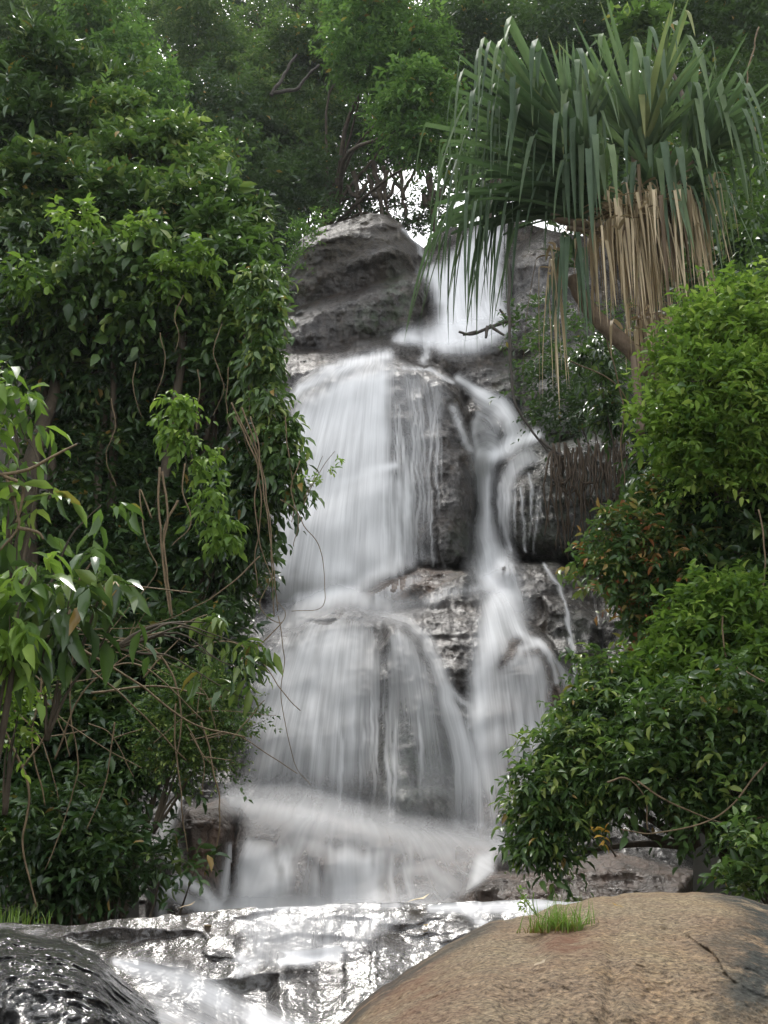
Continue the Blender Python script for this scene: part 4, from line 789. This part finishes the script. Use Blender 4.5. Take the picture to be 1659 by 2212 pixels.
b2.tube(spline(P(V3([1396, 1330, 1270, 1235]), V3([520, 470, 420, 350]), SPY + V3([.3, .2, .1, 0])), 12), np.linspace(.08, .06, 12), 8)
b2.build('branch', M_PTRUNK, sp)
b3 = MB(); b3.tube(spline(P(V3([1330, 1270, 1220, 1190]), V3([500, 486, 478, 464]), SPY - .1), 8), .045, 7); b3.tube(spline(P(V3([1340, 1270, 1225]), V3([515, 500, 492]), SPY - .12), 8), .03, 7)
b3.build('prop_root', M_PTRUNK, sp)
b4 = MB(); b4.tube(spline(P(V3([1368, 1374, 1382, 1384]), V3([770, 830, 890, 938]), SPY - .15), 10), np.linspace(.03, .045, 10), 7); b4.build('aerial_root', M_PTRUNK, sp)
def rosette(cx, cy, Y, n, az0, az1, el0, el1, l1a, l1b, l2a, l2b, w=.074, straight=.12, tint=.55, seed=0, sag=(.04, .2)):
    mb = MB(); c = P(cx, cy, Y); lr = np.random.default_rng(seed + 100)
    for i in range(n):
        az = rad(lr.uniform(az0, az1)); el = rad(lr.uniform(el0, el1)); l1 = lr.uniform(l1a, l1b) * s_; l2 = lr.uniform(l2a, l2b) * s_
        st = lr.random() < straight
        strap(mb, c + lr.normal(size=3) * .06 + V3([0, 0, lr.uniform(-.12, .12)]), az, el, l1 * (1.25 if st else 1), 0 if st else l2, w * lr.uniform(.75, 1.15), 1 - .25 * lr.random() ** 2, lr.uniform(*sag), np.clip(lr.normal(tint, .14), 0, .9), lr.uniform(.02, .2), lr.normal(0, .25))
    return mb.build('leaf_crown', M_PANDAN, sp)
# azimuth 0 faces the camera, -90 to the left, 90 to the right, 180 away
rosette(1245, 345, SPY, 60, -140, -40, 12, 58, 210, 380, 130, 250, tint=.5, seed=1, sag=(.01, .09))
rosette(1245, 340, SPY, 46, -90, 60, 35, 82, 120, 260, 80, 210, tint=.62, seed=2, sag=(.01, .1), straight=.32)
rosette(1385, 330, SPY + .3, 74, -110, 110, 25, 85, 150, 320, 70, 210, tint=.62, seed=3, sag=(.01, .1), straight=.34)
rosette(1375, 320, SPY + .3, 20, 100, 260, 30, 75, 100, 240, 100, 200, tint=.5, seed=4)
rosette(1500, 350, SPY + .4, 62, -10, 150, 15, 72, 130, 270, 100, 260, tint=.57, seed=5, straight=.28, sag=(.02, .16))
rosette(1290, 448, SPY - .1, 56, -112, -62, -4, 28, 190, 400, 190, 330, tint=.42, seed=6, straight=.03, sag=(.06, .24))
rosette(1290, 400, SPY - .1, 40, -100, 0, 5, 50, 80, 220, 130, 290, tint=.5, seed=7)
rosette(1420, 450, SPY + .2, 44, -60, 90, 10, 55, 70, 180, 130, 260, tint=.5, seed=8)
rosette(1235, 560, SPY - .05, 14, -80, 30, -10, 30, 40, 80, 180, 320, w=.05, tint=.35, seed=9)
def dead(cx, cy, Y, n, spread, la, lb, seed, name='dead_leaves', tint=.5):
    mb = MB(); lr = np.random.default_rng(seed)
    for i in range(n):
        b = P(cx + lr.normal() * spread, cy + lr.normal() * 22, Y + lr.normal() * .12)
        strap(mb, b, rad(lr.uniform(-120, 120)), rad(lr.uniform(-20, 50)), lr.uniform(10, 45) * s_, lr.uniform(la, lb) * s_, lr.uniform(.016, .055), .97, .2, np.clip(lr.normal(tint, .32), 0, 1), lr.uniform(-.12, .22), lr.normal(0, .9))
    return mb.build(name, M_BROWNLEAF, sp)
dead(1400, 440, SPY - .1, 170, 60, 90, 370, 21)
dead(1350, 470, SPY - .15, 60, 40, 140, 330, 27, tint=.6)
dead(1450, 430, SPY + .05, 90, 46, 70, 320, 22)
dead(1480, 400, SPY + .3, 34, 34, 120, 270, 23)
dead(1310, 500, SPY - .05, 22, 26, 100, 240, 24, tint=.4)
dead(1195, 560, SPY - .15, 12, 12, 280, 370, 25, tint=.62)
dead(1385, 700, SPY + .05, 40, 22, 50, 160, 26, tint=.25)

# ------------------------------------------------------------------ vines, roots, bare twigs
def vine(name, label, cat, paths, r, mat=M_TWIG, group=None, wob=6, n=40):
    root = None; mb = MB()
    for pts in paths:
        a = V3(pts); q = P(a[:, 0], a[:, 1], a[:, 2]); s = spline(q, n)
        s = s + pxm(a[:, 2].mean()) * wob * np.stack([fbm(s * 3 + 11, 3, int(rng.integers(999))), fbm(s * 3 + 5, 3, int(rng.integers(999))), .5 * fbm(s * 3, 3, int(rng.integers(999)))], -1)
        mb.tube(s, r * np.linspace(1, .55, n), 5)
    v = np.concatenate(mb.v); c = v.mean(0)
    mb.v = [x - c for x in mb.v]; o = mb.build(name, mat); o.location = c
    return tag(o, label, cat, group)
vine('bare_branch', 'brown forked bare branch at the left edge among large leaves', 'branch', [[(-30, 1030, 6.1), (10, 1030, 6.1), (35, 1100, 6.1), (38, 1140, 6.1), (0, 1190, 6.1)], [(0, 1025, 6.1), (60, 1015, 6.1), (110, 990, 6.1), (168, 960, 6.1)], [(36, 1140, 6.1), (80, 1150, 6.1), (95, 1165, 6.1)], [(10, 1030, 6.1), (50, 1050, 6.1), (45, 1100, 6.1), (36, 1130, 6.1)]], .011, wob=4)
G = 'bare hanging vines on the left bank'
vine('hanging_vine', 'bundle of twisted bare vines hanging over the dark left hollow', 'vine', [[(345, 1010, 8.6), (340, 1100, 8.6), (350, 1180, 8.6), (362, 1260, 8.6), (375, 1335, 8.6)], [(352, 1020, 8.6), (360, 1110, 8.6), (350, 1200, 8.6), (365, 1330, 8.6)], [(385, 1080, 8.6), (355, 1150, 8.6), (358, 1240, 8.6), (372, 1330, 8.6)]], .010)
vine('hanging_vine', 'pair of thin vines looping beside the bundle in the left hollow', 'vine', [[(330, 1120, 8.7), (300, 1060, 8.7), (320, 1180, 8.7), (335, 1230, 8.7), (300, 1290, 8.7)], [(400, 1000, 8.7), (395, 1060, 8.7), (410, 1130, 8.7), (370, 1180, 8.7)]], .007)
vine('hanging_vine', 'curtain of reddish vine stems at the edge of the white veil', 'vine', [[(500, 870, 10), (530, 930, 10), (560, 1000, 10), (575, 1100, 9.9), (590, 1200, 9.8), (600, 1320, 9.8)], [(520, 880, 10), (550, 960, 10), (572, 1050, 10), (585, 1180, 9.9), (592, 1330, 9.9)], [(540, 900, 10), (560, 980, 10), (550, 1080, 10), (562, 1180, 10), (590, 1260, 10)], [(505, 900, 10), (555, 1000, 10), (565, 1100, 10), (550, 1200, 10), (555, 1270, 10)]], .008)
vine('hanging_vine', 'vine with a curled loop dangling in front of the white veil', 'vine', [[(590, 1250, 9.8), (560, 1300, 9.8), (575, 1330, 9.8), (605, 1345, 9.8), (618, 1322, 9.8), (600, 1300, 9.8)], [(605, 1080, 9.8), (640, 1100, 9.8), (660, 1140, 9.8), (690, 1180, 9.8), (700, 1250, 9.8), (695, 1310, 9.8), (630, 1320, 9.8)]], .0045)
vine('hanging_vine', 'long thin vine trailing down past the branch tip into the lower veil', 'vine', [[(600, 1330, 9.7), (612, 1420, 9.7), (608, 1500, 9.7), (625, 1600, 9.7), (640, 1660, 9.7), (670, 1695, 9.7)]], .004)
sh = vine('flowering_sprig', 'upright sprig with pink tips leaning over the white veil', 'sprig', [[(655, 1090, 9.6), (675, 1050, 9.6), (700, 1005, 9.6), (722, 975, 9.6)], [(655, 1080, 9.6), (680, 1030, 9.6), (697, 985, 9.6)]], .004, wob=2)
foliage([(692, 1030, 16, 22, 9.6), (712, 998, 12, 16, 9.6)], 7, 7, .07, .028, .09, M_LIGHT, 'leaves', None, droop=.1, up=.6)[0].parent = sh
bpy.data.objects['leaves'] if 0 else None
lv = [o for o in sh.children][0]; lv.location = -V3(sh.location) if False else tuple(-c for c in sh.location)
tw = [[[(0, 1300, 6.6), (120, 1262, 6.6), (300, 1270, 6.6), (420, 1280, 6.7)]], [[(20, 1275, 6.8), (160, 1390, 6.8), (300, 1480, 6.9), (420, 1560, 6.9), (530, 1590, 7)]], [[(210, 1190, 6.7), (150, 1300, 6.7), (180, 1420, 6.7), (280, 1520, 6.7), (400, 1640, 6.8)]],
      [[(560, 1200, 8), (460, 1290, 8), (330, 1350, 8), (200, 1360, 8)]], [[(40, 1440, 7), (120, 1540, 7), (200, 1600, 7), (300, 1660, 7)]], [[(300, 1380, 7.2), (360, 1440, 7.2), (390, 1530, 7.2), (380, 1640, 7.2)]],
      [[(60, 1350, 7), (90, 1480, 7), (70, 1600, 7), (100, 1740, 7)]], [[(160, 1400, 7.1), (150, 1520, 7.1), (170, 1650, 7.1), (140, 1760, 7.1), (100, 1880, 7.1)]], [[(380, 1520, 7.6), (385, 1680, 7.6), (400, 1790, 7.6), (408, 1840, 7.6)]], [[(430, 1560, 7.6), (470, 1680, 7.6), (478, 1760, 7.6), (470, 1830, 7.6)]],
      [[(100, 1320, 7), (220, 1380, 7), (330, 1370, 7), (450, 1330, 7.2)]], [[(120, 1640, 7), (180, 1500, 7), (270, 1420, 7), (350, 1400, 7)]], [[(40, 1660, 6.8), (100, 1580, 6.8), (130, 1450, 6.8)]], [[(200, 1500, 7), (330, 1480, 7), (440, 1500, 7)]], [[(0, 1560, 6.6), (60, 1700, 6.6), (50, 1820, 6.6), (80, 1960, 6.6)]], [[(240, 1560, 7), (230, 1680, 7), (190, 1790, 7)]]]
tl = ['long level bare stem crossing the top of the twig tangle', 'thick pale stem slanting across the twig tangle', 'curved bare stem bowing down through the twig tangle', 'thin stem slanting from the white veil into the tangle', 'short bare stem low in the tangle near the left edge', 'thin stem falling through the fine leaved shrub', 'wavy stem hanging near the left edge below the tangle', 'wavy stem hanging to the low dark shrub', 'thin vine dangling before the side trickle', 'pale vine dangling before the brown rocks', 'arched stem joining the large leaf branch', 'stem rising from the tangle towards the upper right', 'short steep stem at the left of the tangle', 'level thin stem in the middle of the tangle', 'outermost hanging stem at the left edge', 'short hanging stem above the low dark shrub']
for a, l in zip(tw, tl): vine('bare_vine', l, 'vine', a, float(rng.uniform(.005, .009)), group='bare stems tangled on the left bank', wob=10)
lx = [(345, 720, 870, 11), (290, 780, 900, 11), (395, 640, 760, 10.8), (480, 700, 900, 10.8), (500, 780, 1010, 10.6), (430, 800, 930, 10.7), (535, 820, 1000, 10.5), (240, 860, 1050, 11), (620, 900, 1130, 10.2), (645, 1000, 1180, 10.1)]
ll = ['pale thin vine hanging across the dark evergreen', 'thin vine falling into the dark hollow', 'short vine hanging from the creeper', 'vine hanging above the reddish stems', 'vine ending at the dark leaves by the veil', 'vine hanging behind the bright climber', 'reddish vine hanging from the pale tipped tree', 'vine deep in the dark hollow', 'vine hanging in front of the dome of water', 'outermost vine trailing over the dome of water']
for (x, y0, y1, Y), l in zip(lx, ll): vine('hanging_vine', l, 'vine', [[(x, y0, Y), (x + rng.normal() * 8, (y0 * 2 + y1) / 3, Y), (x + rng.normal() * 12, (y0 + 2 * y1) / 3, Y), (x + rng.normal() * 14, y1, Y)]], .006, wob=9)
for i in range(14):
    x, y, Y = rng.uniform(20, 430), rng.uniform(1380, 1620), rng.uniform(6.8, 7.8); a = rng.uniform(-.6, 1.3); L = rng.uniform(120, 300)
    vine('bare_twig', 'one of many thin bare twigs tangled across the dark left bank', 'twig', [[(x, y, Y), (x + L * .4 * math.cos(a), y + L * .4 * math.sin(a) + rng.normal() * 14, Y), (x + L * math.cos(a + .3), y + L * math.sin(a + .3), Y)], [(x + L * .4 * math.cos(a), y + L * .4 * math.sin(a), Y), (x + L * .75 * math.cos(a - .5), y + L * .75 * math.sin(a - .5), Y)]], float(rng.uniform(.003, .006)), group='thin bare twigs on the left bank', wob=12)
rt = [[[(1659, 1640, 7.2), (1560, 1760, 7.2), (1420, 1800, 7.2), (1340, 1790, 7.2)]], [[(1380, 1690, 7.3), (1460, 1740, 7.3), (1560, 1775, 7.3), (1680, 1760, 7.3)]], [[(1590, 1440, 7.6), (1610, 1540, 7.6), (1640, 1620, 7.6), (1600, 1720, 7.6)]], [[(1560, 1330, 7.8), (1570, 1420, 7.8), (1600, 1500, 7.8), (1665, 1560, 7.8)]], [[(1310, 1690, 7.4), (1350, 1680, 7.4), (1390, 1720, 7.4), (1400, 1790, 7.4)]], [[(1610, 1450, 7.3), (1670, 1480, 7.3)]], [[(1640, 1100, 8), (1650, 1250, 8), (1600, 1350, 8), (1590, 1480, 8)]]]
rl = ['pale vine sweeping down from the right edge across the lower bush', 'pale vine arching across the lower bush above the boulder', 'crooked vine hanging in the fresh green bush', 'twisting vine running out to the right edge', 'short vine hooked over the dark hollow under the bush', 'cut pale stick poking in at the right edge', 'long thin vine hanging down the right edge bushes']
for a, l in zip(rt, rl): vine('bare_vine', l, 'vine', a, .0065, group='bare stems tangled in the right bank bushes', wob=9)
# roots hanging down the right hand rock
rts = []
for i in range(80):
    x = rng.uniform(1190, 1410); y0 = 975 + rng.normal() * 14; rts.append([(x, y0, 16.9), (x + rng.normal() * 8, y0 + 70, 16.75), (x + rng.normal() * 14, y0 + rng.uniform(60, 235), 16.8)])
vine('hanging_roots', 'mat of thin brown roots hanging down the rock right of the chute', 'roots', rts, .02, M_ROOT, wob=8, n=16)
vine('fallen_branch', 'dead pole leaning from the rock wall down to the right hand rock', 'branch', [[(1100, 560, 17.5), (1100, 700, 17.4), (1110, 860, 17.3), (1150, 930, 17.2), (1200, 1000, 17)], [(1165, 950, 17), (1215, 985, 16.8)]], .03, M_DEADWOOD, wob=4)
vine('hanging_vine', 'pale vine looping down the dark wall beneath the screw pine', 'vine', [[(1230, 780, 13), (1300, 810, 13), (1345, 850, 13), (1360, 900, 13)], [(1300, 700, 13), (1345, 860, 13), (1340, 960, 13), (1350, 1050, 13)]], .010)
vine('hanging_vine', 'thin vine hanging down the right edge beyond the screw pine', 'vine', [[(1640, 60, 14), (1615, 160, 14), (1625, 250, 14), (1650, 330, 14)]], .012)
vine('fallen_branch', 'broken dead branch lodged on the ledge below the upper fall', 'branch', [[(1105, 690, 20.4), (1060, 705, 20.3), (1020, 722, 20.2), (990, 716, 20.2)], [(1110, 705, 20.4), (1095, 690, 20.4), (1080, 668, 20.4)], [(1055, 706, 20.3), (1050, 730, 20.2)], [(1030, 718, 20.2), (1000, 722, 20.2)], [(1060, 704, 20.3), (1090, 724, 20.2)]], .04, M_DEADWOOD, wob=4)
vine('dead_limb', 'crooked grey bare limb in the crown left of the bright green tree', 'branch', [[(590, 200, 33), (640, 192, 33), (660, 170, 33), (690, 140, 33)], [(585, 205, 33), (615, 160, 33), (640, 120, 33)]], .07, M_DEADWOOD, wob=5)
# slim trunks standing in the gap of sky
for i, (x, y0, y1, r, l) in enumerate([(816, 350, 480, .10, 'slim dark trunk at the left of the gap of sky'), (835, 360, 500, .07, 'thinner dark trunk in the middle of the gap of sky'), (872, 340, 500, .07, 'leaning dark trunk beside the skyline rock'), (935, 380, 520, .12, 'dark trunk at the right of the gap of sky'), (773, 370, 470, .08, 'dark trunk left of all others in the gap of sky')]):
    vine('slim_tree', l, 'tree', [[(x - 8, y0, 33), (x, (y0 + y1) / 2, 33), (x + 10, y1, 33)], [(x, (y0 + y1) / 2, 33), (x + 26, y0 + 20, 33)], [(x, (y0 + y1) / 2 + 10, 33), (x - 24, y0 + 30, 33)]], r, M_BARK, wob=8, group='slim trunks in the gap of sky')

# ------------------------------------------------------------------ small things on the rocks
def slab_pt(px, py, dz=0.0):
    i = np.argmin(np.abs(sx - px)); colp = SQ[:, i]; cpx, cpy = proj(colp); k = np.argmin(np.abs(cpy - py)); return colp[k] + V3([0, 0, dz])
def tan_pt(px, py):
    t = np.interp(px, V3(TAN)[:, 0], V3(TAN)[:, 1]); a = np.array([[float(px)]]), np.array([[float(py)]])
    return P(px, py, float(tan_depth(a[0], a[1], None, np.array([[t]]))[0, 0]))
gb = tan_pt(1210, 2008); tuft = empty('grass_tuft', gb, 'green grass tuft with reddish base growing on the tan boulder', 'grass')
def blades(n, spread, la, lb, w, seed, tint, lean=.5):
    mb = MB(); lr = np.random.default_rng(seed)
    for i in range(n):
        b = gb + V3([lr.normal() * spread, lr.normal() * spread * .6, -.01]); L = lr.uniform(la, lb); az = lr.uniform(0, 6.28); ln = abs(lr.normal(0, lean))
        t = np.linspace(0, 1, 6)[:, None]; h = V3([math.cos(az), math.sin(az), 0])
        pts = b + h * L * ln * t ** 1.8 + V3([0, 0, 1]) * L * (t - .35 * ln * t ** 2.2)
        s = V3([-math.sin(az + lr.normal()), math.cos(az), 0]) * w * (1 - t ** 1.6 * .95) * .5
        q = [(2 * i_, 2 * i_ + 1, 2 * i_ + 3, 2 * i_ + 2) for i_ in range(5)]
        tt = np.clip(np.repeat(tint * (.15 + .85 * np.clip(t.ravel() * 3, 0, 1)), 2) + lr.normal(0, .1), 0, 1)
        mb.add(np.stack([pts + s, pts - s], 1), q, None, tt)
    return mb
blades(190, .042, .04, .13, .004, 5, .55, .85).build('blades', M_GRASS, tuft)
blades(150, .05, .025, .065, .004, 6, .12, 1.1).build('dead_blades', M_GRASS, tuft)
wb = tan_pt(1160, 1978)
weed = empty('weed', wb, 'small leafy weed sprouting beside the grass tuft', 'plant')
mw = MB(); mw.tube(spline([wb, wb + V3([-.03, 0, .04]), wb + V3([-.065, 0, .09])], 8), .0022, 5); mw.tube(spline([wb, wb + V3([-.012, 0, .04]), wb + V3([-.008, 0, .075])], 8), .002, 5); mw.build('stem', M_GRASS, weed)
foliage([(1130, 1945, 16, 18, float(wb[1])), (1140, 1965, 12, 12, float(wb[1]))], 9, 6, .022, .009, .03, M_LIGHT, 'leaves', weed, droop=.1, up=.6)
g2 = slab_pt(60, 1996); 
def edge_grass(label, px0, px1, py, n, la, lb, seed):
    mb = MB(); lr = np.random.default_rng(seed)
    c = slab_pt((px0 + px1) / 2, py)
    for i in range(n):
        x = lr.uniform(px0, px1); b = P(x, py + lr.uniform(-4, 4), float(c[1]) + lr.uniform(0, .4)) ; L = lr.uniform(la, lb); az = lr.uniform(0, 6.28); ln = abs(lr.normal(0, .4))
        t = np.linspace(0, 1, 6)[:, None]; h = V3([math.cos(az), math.sin(az), 0]); pts = b + h * L * ln * t ** 1.8 + V3([0, 0, 1]) * L * (t - .3 * ln * t ** 2) - V3([0, 0, .03])
        s = V3([-math.sin(az), math.cos(az), 0]) * .005 * (1 - t ** 1.6 * .95) * .5
        mb.add(np.stack([pts + s, pts - s], 1) - c, [(2 * k, 2 * k + 1, 2 * k + 3, 2 * k + 2) for k in range(5)], None, np.clip(np.repeat(.3 + .5 * t.ravel(), 2) + lr.normal(0, .1), 0, 1))
    o = mb.build('grass_tuft', M_GRASS); o.location = c; tag(o, label, 'grass')
edge_grass('grass fringe along the black boulder at the left edge', -40, 110, 1990, 70, .04, .12, 8)
def fallen_leaf(label, p, L, az, mat, tint=.5):
    tv, tq, tt = leaf_template('near'); v = tv * V3([L, L * .45, L]); v[:, 2] = np.abs(v[:, 2]) * .6 + .004; c, s = math.cos(az), math.sin(az)
    v = np.stack([v[:, 0] * c - v[:, 1] * s, v[:, 0] * s + v[:, 1] * c, v[:, 2] + .25 * v[:, 0] * math.sin(az * 3)], -1)
    o = mesh_obj('fallen_leaf', v, tq, tt, mat, None, {'tint': np.full(len(v), tint)}); o.location = tuple(float(x) for x in p); tag(o, label, 'leaf', 'dead leaves lying on the rocks')
fallen_leaf('pale curled leaf on the slab beside the pale stream', slab_pt(880, 1962, .02), .09, .3, M_BROWNLEAF, .9)
fallen_leaf('small yellow leaf on the slab left of the tan boulder', slab_pt(917, 2012, .02), .04, 1.2, M_YELLOW, .5)
fallen_leaf('red brown leaf at the foot of the grass tuft', tan_pt(1168, 2002) + V3([0, -.02, .01]), .05, 1.0, M_BROWNLEAF, .25)
fallen_leaf('brown curled leaf near the crack of the tan boulder', tan_pt(1435, 2003) + V3([0, -.02, .01]), .04, 2.0, M_BROWNLEAF, .4)
fallen_leaf('tan leaf standing on the slab above the dark ledge', slab_pt(448, 2012, .02), .07, 1.7, M_BROWNLEAF, .8)
fallen_leaf('reddish leaf at the far lip of the slab by the side trickle', slab_pt(385, 1977, .02), .07, .5, M_BROWNLEAF, .3)
fallen_leaf('curled brown leaf low on the tan boulder beneath the grass tuft', tan_pt(1150, 2100) + V3([0, -.03, .012]), .045, .7, M_BROWNLEAF, .3)
fallen_leaf('yellowed leaf high on the tan boulder right of the grass tuft', tan_pt(1345, 1972) + V3([0, -.03, .012]), .04, 2.6, M_YELLOW, .3)
ym = plant('flowering_shrub', 'sprig with yellow leaves hanging in the dark hollow over the boulder', 'shrub', [(1272, 1790, 10, 8, 7.4), (1300, 1800, 9, 9, 7.4)], 4, 5, .06, .028, .05, M_YELLOW, (1330, 1850, 7.5), r0=.006)

# ------------------------------------------------------------------ the damp air of the ravine
def haze():
    m, nt, out = new_mat('haze_air'); v = nt.nodes.new('ShaderNodeVolumePrincipled'); v.inputs['Color'].default_value = (.93, .96, 1, 1); v.inputs['Density'].default_value = .0004; v.inputs['Anisotropy'].default_value = .2
    nt.links.new(v.outputs[0], out.inputs['Volume'])
    x0, x1, y0, y1, z0, z1 = -60, 60, -12, 92, -6, 62
    vs = [(x, y, z) for x in (x0, x1) for y in (y0, y1) for z in (z0, z1)]
    o = mesh_obj('haze', vs, [(0, 1, 3, 2), (4, 6, 7, 5), (0, 4, 5, 1), (2, 3, 7, 6), (0, 2, 6, 4), (1, 5, 7, 3)], None, m, None, None, False)
    tag(o, 'thin damp air in the ravine', None, None, 'stuff')
haze()
